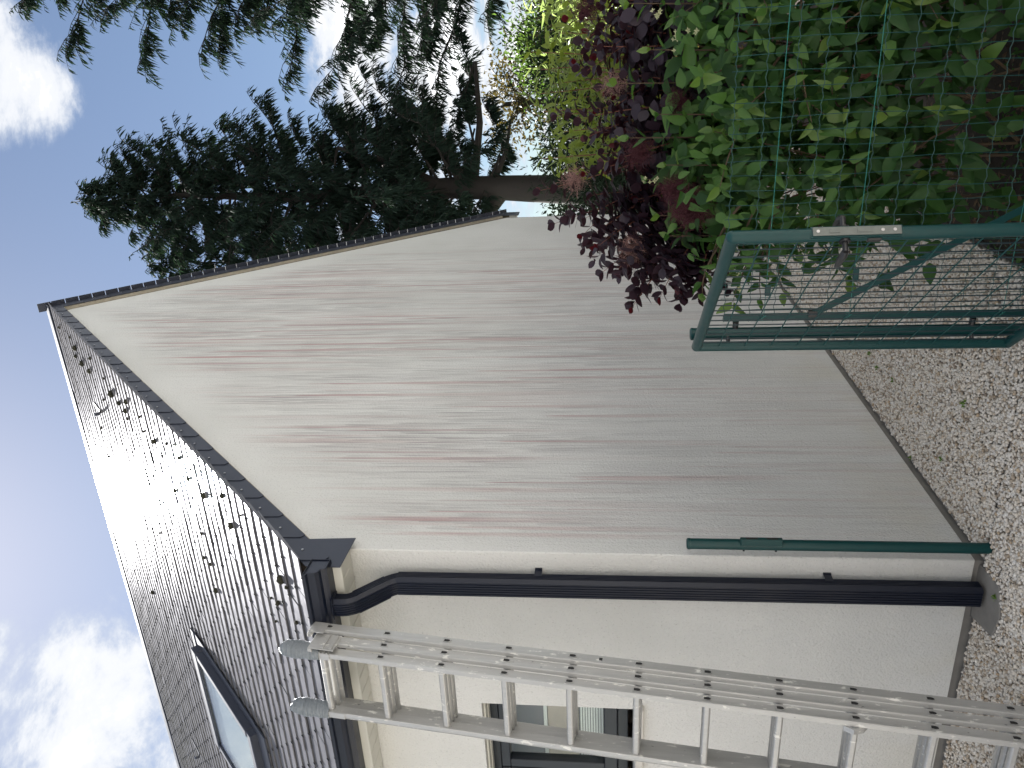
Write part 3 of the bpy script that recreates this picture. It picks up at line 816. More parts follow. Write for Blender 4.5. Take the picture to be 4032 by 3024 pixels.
for si, (xo, no, over) in enumerate(secs):
    inner_l = -.048-SWD-RIGHT_IN              # inner face of the nearest section's left stile
    left_in = inner_l - (2-si)*.024*1.0
    ends = (xo, left_in)
    topd = Ltot + over
    for side in (0, 1):
        x1 = xo if side == 0 else left_in
        x0 = x1 - SWD
        t = MB(); lbox(t, x0, x1, .02, topd, no-SDP/2, no+SDP/2)
        stile = t.build('stile', M['alu'], ladder, bevel=.0035)
        # lips along the outer edges of the profile
        t = MB(); xo_ = x1 if side == 0 else x0
        lbox(t, min(xo_, xo_+(.0025 if side == 0 else -.0025)), max(xo_, xo_+(.0025 if side == 0 else -.0025)), .02, topd-.002, no+SDP/2-.011, no+SDP/2-.001)
        t.build('lip', M['alu'], stile)
        if side == 0:
            for i in range(NH+1):
                d = Ltot - i*.28
                if d < .03: continue
                if si == 2 and i == 0: pass
                t = MB()
                # D-shaped rung end let into the stile: dark hollow with a raised rim
                rim = [(-.017, .010), (.004, .0115), (.014, .008), (.018, 0), (.014, -.008), (.004, -.0115), (-.017, -.010)]
                t.add([lp(x1+.0005, d-a, no+b*1.0) for a, b in rim] + [lp(x1+.0034, d-a, no+b) for a, b in rim] + [lp(x1+.0034, d-a*.8, no+b*.76) for a, b in rim] + [lp(x1+.0008, d-a*.8, no+b*.76) for a, b in rim],
                      [(j+q*7, (j+1) % 7+q*7, (j+1) % 7+(q+1)*7, j+(q+1)*7) for q in range(3) for j in range(7)])
                t.build('hole_rim', M['alu'], stile)
                t = MB(); t.add([lp(x1+.0011, d-a*.8, no+b*.76) for a, b in rim], [tuple(range(7))]); t.build('rung_hole', M['rubber'], stile)
    for i in range(NH+1):
        d = Ltot - i*.28
        if d < .03: continue
        t = MB(); o0, o1 = lp(xo-SWD+.004, d, no), lp(left_in-.004, d, no)
        if left_in > xo: continue
        t.sweep([(b, a) for a, b in dsec], [(o0, LN, LD), (o1, LN, LD)])
        t.build('rung', M['alu'], ladder, bevel=.002)
    for side in (0, 1):
        x1 = xo if side == 0 else left_in
        t = MB(); lbox(t, x1-SWD-.004, x1+.004, -.0, .045, no-SDP/2-.004, no+SDP/2+.004); t.build('rubber_foot', M['rubber'], ladder, bevel=.006)
# taped horns on the nearest section
xo, no, over = secs[2]
for x1 in (xo, -.048-SWD-RIGHT_IN):
    t = MB()
    ring = []
    for j, (dd, rr) in enumerate(((-.03, .92), (.01, 1.06), (.04, 1.02), (.08, 1.1), (.115, 1.04), (.145, .92), (.165, .66), (.172, .2))):
        for a in range(14):
            an = 2*math.pi*a/14
            jit = 1+random.uniform(-.05, .05)
            ring.append(lp(x1-SWD/2+.029*rr*jit*math.copysign(abs(math.cos(an))**.75, math.cos(an)), Ltot+over-.02+dd, no+.040*rr*jit*math.copysign(abs(math.sin(an))**.75, math.sin(an))))
    t.add(ring, [(i*14+a, i*14+(a+1) % 14, (i+1)*14+(a+1) % 14, (i+1)*14+a) for i in range(7) for a in range(14)] + [tuple(range(13, -1, -1)), tuple(7*14+a for a in range(14))])
    t.build('taped_end', M['tape'], ladder, smooth=True)
# guide brackets at the top
t = MB(); lbox(t, -.0235, -.0205, Ltot-.07, Ltot+.055, .026, .128); lbox(t, -.052, -.0235, Ltot+.035, Ltot+.055, .12, .130); lbox(t, -.0205, -.016, Ltot-.06, Ltot-.045, .03, .12); lbox(t, -.0205, -.016, Ltot-.02, Ltot-.005, .03, .12)
t.build('guide_bracket', M['alu'], ladder, bevel=.0015)
t = MB(); lbox(t, .0005, .0035, Ltot+.01, Ltot+.085, -.02, .05); lbox(t, -.02, .0, Ltot+.067, Ltot+.085, -.026, .06)
t.build('guide_bracket', M['alu'], ladder, bevel=.0015)
t = MB(); lbox(t, -.0475, -.0445, Ltot-.045, Ltot+.03, .075, .127)
for q in range(4): lbox(t, -.0445, -.0405, Ltot-.038+q*.018, Ltot-.030+q*.018, .077, .125)
lbox(t, -.080, -.0475, Ltot-.045, Ltot+.03, .1235, .1265); t.build('ribbed_clamp', M['alu'], ladder, bevel=.001)
xl = -.048-SWD-RIGHT_IN
t = MB(); lbox(t, xl-SWD-.003, xl+.002, Ltot-.075, Ltot+.02, no+SDP/2+.0005, no+SDP/2+.004); t.build('ribbed_clamp', M['alu'], ladder, bevel=.001)
# catch hook on a low rung
t = MB(); dh = Ltot-8*.28
t.sweep([(-.004, -.012), (.004, -.012), (.004, .012), (-.004, .012)], [(lp(-.085, dh+.045, .118), LN, LX), (lp(-.085, dh+.01, .135), LN, LX), (lp(-.085, dh-.03, .118), LN, LX), (lp(-.085, dh-.05, .09), LN, LX)])
t.build('catch_hook', M['alu'], ladder)
# blue and white spirit label dot on the rear stile
t = MB(); lbox(t, .0006, .0012, Ltot-4.45*.28, Ltot-4.4*.28, -.008, .008); t.build('sticker', M['black'], ladder)

# ------------------------------------------------------------------ gate posts
def tubeobj(name, pts, r, mat, parent, n=16, smooth=True):
    t = MB(); t.tube(pts, r, n); return t.build(name, mat, parent, smooth=smooth)
spx, spy = .083, -.030
gp1 = thing('gate_post', 'round green post with latch keep against the house corner', 'gate post', (spx, spy, -.04))
t = MB(); t.tube([(spx, spy, -.045), (spx, spy, 1.235)], .0245, 20); t.build('post_tube', M['green'], gp1, smooth=True)
t = MB(); t.tube([(spx, spy, 1.2355), (spx, spy, 1.247), (spx, spy, 1.252)], [.0258, .0258, .020], 20); t.build('cap', M['green'], gp1, smooth=True)
t = MB(); t.box((spx+.010, spy-.030, .838), (spx+.044, spy-.006, 1.020)); keep = t.build('latch_keep', M['green'], gp1, bevel=.003)
for z0, z1 in ((.945, .995), (.858, .905)):
    t = MB(); t.box((spx+.0435, spy-.024, z0), (spx+.0446, spy-.011, z1)); t.build('keep_slot', M['rubber'], keep)
for z in (.86, 1.0): t = MB(); t.tube([(spx-.022, spy-.004, z), (spx-.031, spy-.006, z)], .005, 8); t.build('bolt', M['black'], gp1)
hx, hy = 1.079, -.018
gp2 = thing('gate_post', 'round green hinge post standing between open gate and fence', 'gate post', (hx, hy, -.04))
t = MB(); t.tube([(hx, hy, -.045), (hx, hy, 1.255)], .0245, 20); t.build('post_tube', M['green'], gp2, smooth=True)
t = MB(); t.tube([(hx, hy, 1.2555), (hx, hy, 1.264), (hx, hy, 1.268)], [.0256, .0256, .020], 20); t.build('cap', M['green'], gp2, smooth=True)
for z in (1.09, .195):
    t = MB(); t.tube([(hx+.022, hy, z), (hx+.052, hy-.005, z)], .012, 10); t.build('fence_clamp', M['black'], gp2)

# ------------------------------------------------------------------ gate
gh = Vector((1.043, -.068, 0)); gl = Vector((1.656, -.837, 0))
gd = (gl-gh).normalized(); gn = Vector((-gd.y*-1, gd.x*-1, 0)); gn = Vector((gd.y, -gd.x, 0))
if gn.dot(camv-gh) < 0: gn = -gn
gn_l = Vector((-.78, -.62, 0)).normalized()
gate = thing('garden_gate', 'open green metal gate with wire mesh and black lever handle', 'gate', (gh.x, gh.y, .05))
zb, zt = .075, 1.245
for name, a, b, rr in (('hinge_stile', (gh.x, gh.y, zb), (gh.x, gh.y, zt), .0195), ('latch_stile', (gl.x, gl.y, zb), (gl.x, gl.y, zt), .0195)):
    tubeobj(name, [a, b], rr, M['green'], gate, 20)
for z in (zb, zt):
    t = MB(); t.tube([gh+Vector((0, 0, z)), gl+Vector((0, 0, z))], .0197, 20); t.build('rail', M['green'], gate, smooth=True)
for p0 in (gh, gl):
    for z in (zb, zt):
        t = MB(); bm = bmesh.new(); bmesh.ops.create_uvsphere(bm, u_segments=16, v_segments=10, radius=.0200)
        me = bpy.data.meshes.new('corner'); bm.to_mesh(me); bm.free(); me.materials.append(M['green']); me.polygons.foreach_set('use_smooth', [True]*len(me.polygons))
        link('corner', me, gate, Matrix.Translation(p0+Vector((0, 0, z))))
GL = (gl-gh).length
k = .05
while k < GL-.02:
    p = gh+gd*k
    tubeobj('upright_wire', [p+Vector((0, 0, zb)), p+Vector((0, 0, zt))], .0023, M['navy_wire'], gate, 6); k += .05
for i in range(11):
    z = zb+.085+i*.1
    a = gh+gn_l*.0049+Vector((0, 0, z)); b = gl+gn_l*.0049+Vector((0, 0, z))
    tubeobj('cross_wire', [a, b], .0022, M['wire'], gate, 6)
# lock with plate and two levers
pz = .912
t = MB(); t.obox(gl+gd*.0215+Vector((0, 0, pz)), gn_l, gd, (0, 0, 1), .0125, .0025, .118); pl = t.build('lock_plate', M['galv'], gate, bevel=.001)
t = MB(); t.obox(gl+gd*.012+Vector((0, 0, pz)), gn_l, gd, (0, 0, 1), .0165, .0065, .122); t.build('lock_case', M['green'], gate)
for z in (pz+.104, pz-.100, pz-.068):
    t = MB(); c0 = gl+gd*.0242+Vector((0, 0, z)); t.tube([c0, c0+gd*.0012], .0048, 10); t.build('screw', M['steel'], pl)
for z, hh in ((pz+.06, .014), (pz-.02, .02)):
    t = MB(); t.obox(gl+gd*.0245+Vector((0, 0, z)), gn_l, gd, (0, 0, 1), .0055, .001, hh); t.build('bolt_slot', M['galv'], pl)
for sgn, lz in ((1, .94), (-1, .94)):
    nn = gn_l*sgn
    root = gl - gd*.002 + Vector((0, 0, lz))
    t = MB(); t.tube([root+nn*.016, root+nn*.024], .016, 14); t.tube([root+nn*.020, root+nn*.052], .008, 12)
    pts = [root+nn*.050+Vector((0, 0, 0)), root+nn*.056-gd*.015+Vector((0, 0, .002)), root+nn*.055-gd*.05+Vector((0, 0, .003)), root+nn*.052-gd*.085+Vector((0, 0, -.002)), root+nn*.046-gd*.112+Vector((0, 0, -.004))]
    t.tube(pts, [.0095, .0115, .0105, .009, .006], 12); t.build('lever_handle', M['black'], gate, smooth=True)
t = MB(); c0 = gl+gn_l*.018+Vector((0, 0, .862)); t.obox(c0, gd, gn_l, (0, 0, 1), .010, .004, .020); t.build('keyhole_cover', M['black'], gate, bevel=.003)
for z in (1.12, .20):
    t = MB(); t.tube([(gh.x+.006, gh.y+.012, z), (hx-.005, hy-.018, z)], .008, 10); t.build('hinge', M['black'], gate)

# ------------------------------------------------------------------ wire fence
fx, fy = 1.150, -.03
fdir = Vector((1, -.012, 0)).normalized()
fence = thing('wire_fence', 'green welded wire mesh fence in front of the shrubs', 'fence', (fx, fy, -.04))
t = MB(); t.obox((fx, fy, .54), (1, 0, 0), (0, 1, 0), (0, 0, 1), .0155, .002, .60); t.obox((fx, fy+.0125, .54), (1, 0, 0), (0, 1, 0), (0, 0, 1), .002, .0105, .60)
t.build('fence_post', M['green'], fence)
t = MB(); a, b = Vector((fx+.006, fy-.006, .81)), Vector((1.625, fy-.010, -.04)); d = (b-a).normalized()
t.obox((a+b)/2, d, Vector((0, 1, 0)), d.cross(Vector((0, 1, 0))), (b-a).length/2, .0018, .013); t.obox((a+b)/2+Vector((0, .011, 0)), d, Vector((0, 1, 0)), d.cross(Vector((0, 1, 0))), (b-a).length/2, .010, .0018)
t.build('stay_brace', M['green'], fence)
t = MB(); t.obox((fx+.012, fy-.002, .80), (1, 0, 0), (0, 1, 0), (0, 0, 1), .012, .010, .016); t.build('brace_bracket', M['black'], fence)
FLN = 2.9
for z, sag in ((.986, .032), (.662, .008), (.10, .0)):
    pts = []
    for i in range(30):
        f = i/29.; pts.append(Vector((fx, fy-.008, z)) + fdir*f*FLN + Vector((0, random.uniform(-.001, .001), -sag*f*1.0)))
    t = MB(); t.tube(pts, .0014, 6); t.build('tension_wire', M['tension'], fence)
    t = MB(); t.tube([(fx-.012, fy-.006, z), (fx-.010, fy-.012, z+.018), (fx+.012, fy-.012, z-.010), (fx+.016, fy-.006, z+.012), (fx-.010, fy+.006, z+.004)], .0016, 5); t.build('wire_tie', M['tension'], fence)
for xq, z in ((1.245, .978), (1.30, .655)):
    t = MB(); t.box((xq-.004, fy-.016, z-.011), (xq+.040, fy-.006, z+.011)); t.build('wire_strainer', M['green'], fence, bevel=.002)
nh = 12
for i in range(nh):
    z = .045 + i*.1
    pts = []
    nn_ = int(FLN/.0125)
    for j in range(nn_):
        xx = -.03 + j*.0125
        wob = .0032*math.sin(j*math.pi/2) + .006*math.sin(xx*2.1+i)
        pts.append(Vector((fx+.012, fy, z)) + fdir*xx + Vector((0, 0, wob - .02*xx/FLN)))
    t = MB(); t.tube(pts, .0013, 4); t.build('mesh_line_wire', M['mesh'], fence)
for i in range(int(FLN/.052)):
    xx = .03+i*.052
    pts = [Vector((fx, fy+.002, z)) + fdir*(xx+.004*math.sin(z*9+i)+random.uniform(-.001, .001)) for z in np.linspace(.0, 1.155, 9)]
    t = MB(); t.tube(pts, .0012, 4); t.build('mesh_upright_wire', M['wire'], fence)

# ------------------------------------------------------------------ leaves
def leaf_shape(L, Wd, fold, curve, tip=1.0, stations=(0, .22, .48, .75, 1), teeth=0):
    vs, fs = [], []
    ring = []
    for t_ in stations:
        if teeth is None: w = Wd/2*math.sin(math.pi*min(1, max(0, t_)))**.62           # rounded
        else: w = Wd/2*(math.sin(math.pi*t_**.72)**.85)*(1-.25*t_*tip)
        y = L*t_; zc = -curve*L*t_*t_
        if t_ in (0, 1): ring.append([len(vs)]); vs.append((0, y, zc))
        else:
            ring.append([len(vs), len(vs)+1, len(vs)+2]); vs += [(-w, y, zc+fold*w), (0, y, zc), (w, y, zc+fold*w)]
    for a, b in zip(ring[:-1], ring[1:]):
        if len(a) == 1: fs += [(a[0], b[1], b[0]), (a[0], b[2], b[1])]
        elif len(b) == 1: fs += [(a[0], a[1], b[0]), (a[1], a[2], b[0])]
        else: fs += [(a[0], a[1], b[1]), (a[0], b[1], b[0]), (a[1], a[2], b[2]), (a[1], b[2], b[1])]
    return np.array(vs), np.array(fs)


def leafset(name, variants, mats, parent, Mx, tints, limit, cls=None):
    """the leaves that show largest become objects; the rest one part of kind stuff"""
    P_ = Mx[:, :3, 3]; d = P_-CAM; q = d@np.array(fw); U = d@np.array(rt)/q; Vv = d@np.array(up)/q
    size = np.linalg.norm(Mx[:, :3, 1], axis=1)/np.linalg.norm(d, axis=1)
    face = np.abs(np.einsum('ni,ni->n', Mx[:, :3, 2]/np.linalg.norm(Mx[:, :3, 2], axis=1, keepdims=True), d/np.linalg.norm(d, axis=1, keepdims=True)))
    depthrank = np.linalg.norm(d, axis=1)
    score = size*(.4+face)*np.exp(-(depthrank-np.percentile(depthrank, 10))*2.2)
    score[(np.abs(U) > .48) | (np.abs(Vv) > .64)] = 0
    order = np.argsort(-score)
    var = rng.integers(0, len(variants), len(Mx))
    cls = np.zeros(len(Mx), int) if cls is None else cls
    cache = {}
    for i in order[:limit]:
        key = (var[i], cls[i])
        if key not in cache:
            V, F = variants[var[i]]
            me = bpy.data.meshes.new(name); me.from_pydata([tuple(v) for v in V], [], [tuple(int(a) for a in f) for f in F]); me.materials.append(mats[cls[i]])
            me.polygons.foreach_set('use_smooth', [True]*len(me.polygons)); cache[key] = me
        link(name, cache[key], parent, Matrix(Mx[i].tolist()))
    rest = order[limit:]
    VV, FF, TT, MI, off = [], [], [], [], 0
    for v_ in range(len(variants)):
        for c in range(len(mats)):
            sel = rest[(var[rest] == v_) & (cls[rest] == c)]
            if len(sel) == 0: continue
            a, b = instances(*variants[v_], Mx[sel])
            VV.append(a); FF.append(b+off); off += len(a); TT.append(np.repeat(tints[sel], len(variants[v_][0]))); MI.append(np.full(len(b), c))
    if VV: bulk(name+'_mass', np.concatenate(VV), np.concatenate(FF), None, parent, tint=np.concatenate(TT), smooth=True, kind='stuff', mats=mats, mat_idx=np.concatenate(MI))


def unit(a): return a/(np.linalg.norm(a, axis=-1, keepdims=True)+1e-9)


def shoot(base, tip, bow, npairs, size, start=.15, taper=.6, droop=.5, spread=1.0, whorl=2):
    """one stem: polyline and leaf frames (opposite pairs, alternately turned)"""
    base, tip = np.array(base, float), np.array(tip, float)
    mid = (base+tip)/2+np.array(bow)
    pts = []
    for i in range(9):
        t_ = i/8; pts.append((1-t_)**2*base+2*t_*(1-t_)*mid+t_*t_*tip)
    pts = np.array(pts)
    fr_ = []
    for j in range(npairs):
        t_ = start+(1-start)*(j/(npairs-1 if npairs > 1 else 1))
        p = (1-t_)**2*base+2*t_*(1-t_)*mid+t_*t_*tip
        d = unit(2*(1-t_)*(mid-base)+2*t_*(tip-mid))
        ref = np.array([0, 0, 1.]) if abs(d[2]) < .8 else np.array([1., 0, 0])
        u = unit(np.cross(d, ref)); w = np.cross(d, u)
        a0 = j*math.pi/2+rng.uniform(-.4, .4)
        for q in range(whorl):
            a = a0+q*2*math.pi/whorl
            out = u*math.cos(a)+w*math.sin(a)
            lift = .35+.9*t_**3
            ax = unit(out*spread+d*lift+np.array([0, 0, -droop*(1-t_**2)])+rng.normal(0, .12, 3))
            nm = unit(d*1.0-out*.3+np.array([0, 0, .5])+rng.normal(0, .2, 3))
            fr_.append((p+out*.004, ax, nm, size*(1-(1-taper)*t_**1.5)*rng.uniform(.8, 1.15), t_))
    return pts, fr_


def make_stems(name, stems, r0, mat, parent, limit=40):
    for i, pts in enumerate(stems):
        if i >= limit: break
        t = MB(); n = len(pts); t.tube([tuple(p) for p in pts], [r0*(1-.75*j/(n-1)) for j in range(n)], 5); t.build(name, mat, parent)


# --- green shrub behind the fence
shrub = thing('green_shrub', 'large green leafy shrub with small cream flowers behind the wire fence', 'shrub', (2.0, .45, -.04))
stems, fr_ = [], []
for i in range(60):
    bx, by = rng.uniform(1.35, 3.4), rng.uniform(.3, .9)
    tx = bx+rng.normal(0, .3); ty = rng.uniform(.05, .9); tz = rng.uniform(.75, 1.42) - .04*max(0, tx-2.2)
    tx = max(tx, 1.16+.1*rng.uniform()) ; tz = min(tz, 1.30+.1*rng.uniform())
    p, f_ = shoot((bx, by, -.03), (tx, ty, tz), (rng.normal(0, .08), rng.uniform(-.1, .1), .2), int(rng.integers(9, 13)), .096, start=.2, taper=.7)
    stems.append(p); fr_ += f_
for i in range(34):        # side shoots that lean over the fence and the gravel strip
    bx, by, bz = rng.uniform(1.4, 3.2), rng.uniform(.2, .5), rng.uniform(.35, 1.1)
    p, f_ = shoot((bx, by, bz), (bx+rng.normal(-.06, .2), rng.uniform(.0, .12), bz+rng.uniform(-.1, .28)), (0, 0, .06), 6, .10, start=.2, taper=.8)
    stems.append(p); fr_ += f_
for i in range(12):
    bz = rng.uniform(.45, 1.1); bx = rng.uniform(1.40, 1.6)
    p, f_ = shoot((bx, rng.uniform(.2, .5), bz), (rng.uniform(1.16, 1.32), rng.uniform(.05, .4), bz+rng.uniform(-.12, .2)), (0, 0, .06), 5, .105, start=.25)
    stems.append(p); fr_ += f_
# upright tips rising through the purple leaves
for (tx, ty, tz) in ((2.33, .55, 1.50), (2.02, .6, 1.55), (1.80, .5, 1.50), (1.62, .5, 1.42), (1.48, .4, 1.37), (1.40, .35, 1.33), (2.15, .4, 1.42), (1.9, .4, 1.38), (1.7, .35, 1.35)):
    p, f_ = shoot((tx-.03, ty+.1, .9), (tx, ty, tz), (0, 0, .03), 7, .10, start=.2, taper=.6)
    stems.append(p); fr_ += f_
for i in range(2000):       # leaves of the dense face
    x = rng.uniform(1.2, 3.3); z = .03+1.30*rng.beta(1.35, 1.1); y = .03+.5*rng.uniform()**1.4+max(0, z-1.1)*.5
    if x < 1.32: y += .1
    if z > 1.30+.05*math.sin(x*9): continue
    if z < .30 and rng.uniform() < .35 or (x < 1.45 and rng.uniform() < .5) or (x < 1.32 and (z < .35 or rng.uniform() < .6)): continue
    fr_.append((np.array([x, y, z]), unit(np.array([rng.normal(0, .6), -.35+rng.normal(0, .3), -.45+rng.normal(0, .55)])), unit(np.array([rng.normal(0, .45), -.75, .65+rng.normal(0, .35)])), rng.uniform(.062, .122)*(1.15-.38*z), .5))
for i in range(1250):       # leaves deeper inside
    x = rng.uniform(1.33, 3.3); z = rng.uniform(.25, 1.33); y = rng.uniform(.35, 1.0)
    if i > 900: x = rng.uniform(1.38, 2.1); z = rng.uniform(.85, 1.35)
    fr_.append((np.array([x, y, z]), unit(np.array([rng.normal(0, .6), -.25+rng.normal(0, .3), -.3+rng.normal(0, .6)])), unit(np.array([rng.normal(0, .5), -.75, .65+rng.normal(0, .35)])), rng.uniform(.08, .13), .3))
fr_ = [f_ for f_ in fr_ if f_[0][1] > .0 or f_[0][0] > 1.2]
Pn = np.array([f_[0] for f_ in fr_]); An = np.array([f_[1] for f_ in fr_]); Nn = np.array([f_[2] for f_ in fr_]); Sn = np.array([f_[3] for f_ in fr_]); Tn = np.array([f_[4] for f_ in fr_])
GV = [leaf_shape(1, .60, .35, .25), leaf_shape(1, .54, .6, .45), leaf_shape(1, .66, .2, .1), leaf_shape(1, .50, .8, .6), leaf_shape(1, .58, .45, -.15)]
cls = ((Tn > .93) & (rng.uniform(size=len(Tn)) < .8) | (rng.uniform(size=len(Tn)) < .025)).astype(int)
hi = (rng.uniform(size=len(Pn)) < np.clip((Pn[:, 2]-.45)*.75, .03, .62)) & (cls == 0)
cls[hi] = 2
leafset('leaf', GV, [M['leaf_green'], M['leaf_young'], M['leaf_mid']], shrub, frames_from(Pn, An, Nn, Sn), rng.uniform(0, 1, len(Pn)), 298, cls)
make_stems('branch', stems, .006, M['stem'], shrub, 120)
# a few bare brown limbs low down
for a, b, r_ in (((1.9, .4, .0), (1.5, .15, .72), .009), ((2.0, .35, .05), (2.35, .1, .62), .009), ((1.75, .3, .0), (1.95, .1, .30), .013), ((2.6, .4, .0), (2.2, .12, .75), .01)):
    t = MB(); a_, b_ = Vector(a), Vector(b); t.tube([a_, a_.lerp(b_, .4)+Vector((.03, 0, .04)), b_], [r_*.6, r_*.48, r_*.3], 6); t.build('branch', M['stem'], shrub)
# cream flowers: four petals each, in small heads
t = MB(); pet = []
for a in range(4):
    an = a*math.pi/2; ca, sa = math.cos(an), math.sin(an)
    t.add([(0, 0, 0), (ca*.006-sa*.004, sa*.006+ca*.004, .003), (ca*.013, sa*.013, .004), (ca*.006+sa*.004, sa*.006-ca*.004, .003)], [(0, 1, 2, 3)])
t.add([(-.002, -.002, .002), (.002, -.002, .002), (.002, .002, .002), (0, 0, .008)], [(0, 1, 3), (1, 2, 3), (2, 0, 3)])
flower_me = t.mesh('flower', M['white_petal'])
heads = [(2.28, .35, 1.40), (2.18, .3, 1.33), (2.22, .25, 1.27), (1.62, .45, 1.42), (1.26, .1, 1.06)]
for hxx, hyy, hzz in heads:
    for q in range(5):
        p = Vector((hxx, hyy, hzz))+Vector(rng.normal(0, .014, 3))
        nrm = Vector((rng.normal(0, .5), -1, .5+rng.normal(0, .3))).normalized()
        link('flower', flower_me, shrub, Matrix.Translation(p) @ nrm.to_track_quat('Z', 'Y').to_matrix().to_4x4() @ Matrix.Scale(rng.uniform(.7, 1.0), 4))

# --- purple smoke bush
smoke = thing('smoke_bush', 'purple leaved smoke bush with red tips leaning across the gable', 'shrub', (1.8, .95, -.04))
SM = [((1.508, 1.0, 1.932), (1.66, 1.0, 1.35)), ((1.357, 0.9, 1.859), (1.50, 0.9, 1.35)), ((1.27, 0.75, 1.654), (1.50, 0.75, 1.32)), ((1.176, 0.62, 1.618), (1.43, 0.62, 1.27)), ((1.034, 0.5, 1.483), (1.36, 0.5, 1.23)), ((1.096, 0.45, 1.358), (1.42, 0.45, 1.17)),
      ((2.305, 1.1, 1.773), (2.257, 1.1, 1.28)), ((2.077, 1.0, 1.72), (2.027, 1.0, 1.36)), ((2.109, 1.2, 1.744), (2.135, 1.2, 1.30)), ((1.86, 1.1, 1.842), (1.87, 1.1, 1.35)), ((1.861, 0.8, 1.713), (1.9, 0.8, 1.30)), ((2.299, 0.9, 1.557), (2.281, 0.9, 1.22)), ((1.674, 0.7, 1.608), (1.752, 0.7, 1.29)), ((2.176, 0.8, 1.661), (2.158, 0.8, 1.29)), ((1.107, 0.4, 1.18), (1.40, 0.42, 1.13)),
      ((2.42, 1.0, 1.70), (2.40, 1.0, 1.2)), ((2.5, .9, 1.6), (2.5, .95, 1.2)), ((1.15, .45, 1.25), (1.42, .5, 1.15)), ((1.25, .6, 1.50), (1.48, .65, 1.22)), ((1.40, .8, 1.70), (1.56, .85, 1.30)), ((1.60, .9, 1.70), (1.7, .9, 1.30)), ((1.2, .5, 1.42), (1.45, .5, 1.2)), ((1.95, .9, 1.55), (1.95, .9, 1.2)), ((2.25, .85, 1.50), (2.2, .85, 1.15)), ((2.05, .75, 1.50), (2.0, .75, 1.15)), ((1.75, .75, 1.50), (1.75, .75, 1.1)), ((1.5, .7, 1.45), (1.6, .7, 1.1))]
for q in range(26):
    bx = rng.uniform(1.45, 2.6); SM.append(((bx+rng.normal(-.08, .12), rng.uniform(.8, 1.25), rng.uniform(1.45, 1.72)), (bx, 1.0, 1.15)))
for q in range(22):
    bx = rng.uniform(1.8, 2.65); SM.append(((bx+rng.normal(-.05, .1), rng.uniform(.75, 1.2), rng.uniform(1.5, 1.72)), (bx, .95, 1.12)))
for q in range(16):
    tz = rng.uniform(1.35, 1.85); SM.append(((1.0+.55*max(0, tz-1.35)+rng.uniform(.02, .22), rng.uniform(.5, .95), tz), (rng.uniform(1.42, 1.6), .75, tz-.3)))
for q in range(9):
    SM.append(((rng.uniform(1.08, 1.22), rng.uniform(.35, .55), rng.uniform(1.02, 1.3)), (rng.uniform(1.38, 1.46), .5, rng.uniform(1.05, 1.22))))
for q in range(10):
    bz = rng.uniform(1.15, 1.4); SM.append(((rng.uniform(1.05, 1.25), rng.uniform(.4, .7), bz+rng.uniform(.05, .28)), (rng.uniform(1.4, 1.5), .6, bz)))
stems, fr_ = [], []
for tip, base in SM:
    p, f_ = shoot(base, tip, (rng.normal(0, .02), 0, .03), 13, .088, start=.0, taper=.6, droop=.25, whorl=2)
    stems.append(p); fr_ += f_
    g0 = (base[0]*.6+1.85*.4, 1.0, .35)
    p2 = np.array([np.array(g0)*(1-q)+np.array(base)*q for q in np.linspace(0, 1, 5)]); stems.append(p2)
for i in range(1000):       # body of the bush behind the green leaves
    x = rng.uniform(1.42, 2.75); z = 1.0+.50*rng.beta(1.2, 1.4); y = rng.uniform(.65, 1.25)
    fr_.append((np.array([x, y, z]), unit(rng.normal(0, .6, 3)+np.array([0, -.2, .3])), unit(np.array([rng.normal(0, .5), -.8, .5])), rng.uniform(.06, .09), .3))
Pn, An, Nn, Sn, Tn = (np.array([f_[i] for f_ in fr_]) for i in range(5))
PV = [leaf_shape(1, .72, .18, .08, teeth=None), leaf_shape(1, .66, .35, .2, teeth=None), leaf_shape(1, .78, .05, .0, teeth=None)]
cls = ((Tn > .93) & (rng.uniform(size=len(Tn)) < .35)).astype(int)
Sn = Sn*np.where(cls == 1, .8, 1.0)
leafset('leaf', PV, [M['leaf_purple'], M['leaf_red']], smoke, frames_from(Pn, An, Nn, Sn), rng.uniform(0, 1, len(Pn)), 298, cls)
make_stems('branch', stems, .004, M['twig'], smoke, 170)


def plume(c, r_, n, mat, dense=1.0):
    """airy panicle: fine branching hairs"""
    VV, FF, off = [], [], 0
    for i in range(n):
        d = unit(rng.normal(0, 1, 3)+np.array([0, -.2, .4])); L = r_*rng.uniform(.3, 1.15); p0 = np.array(c)+rng.normal(0, r_*.28, 3)
        p1 = p0+d*L*.5+rng.normal(0, r_*.06, 3); p2 = p1+unit(d+rng.normal(0, .6, 3))*L*.35
        w = unit(np.cross(d, rng.normal(0, 1, 3)))*.0009
        w2 = unit(np.cross(d, w))*.0009
        for a, b in ((p0, p1), (p1, p2), (p1, p1+unit(d+rng.normal(0, .9, 3))*L*.3)):
            VV += [a-w, a+w, b]; FF.append((off, off+1, off+2)); off += 3
            VV += [a-w2, a+w2, b]; FF.append((off, off+1, off+2)); off += 3
    o = bulk('flower_plume', VV, FF, mat, smoke)
    return o


for c, r_, n, mt_ in (((1.529, .30, 1.245), .10, 1700, M['plume']), ((1.60, .36, 1.31), .07, 800, M['plume']), ((1.72, .6, 1.45), .075, 700, M['plume']), ((1.285, .58, 1.475), .085, 420, M['plume_pale']), ((2.004, .9, 1.56), .08, 350, M['plume_pale']), ((1.938, .55, 1.29), .06, 500, M['plume']), ((2.34, 1.0, 1.68), .09, 500, M['plume']), ((1.56, 1.0, 1.75), .09, 300, M['plume_pale'])):
    plume(c, r_, n, mt_)

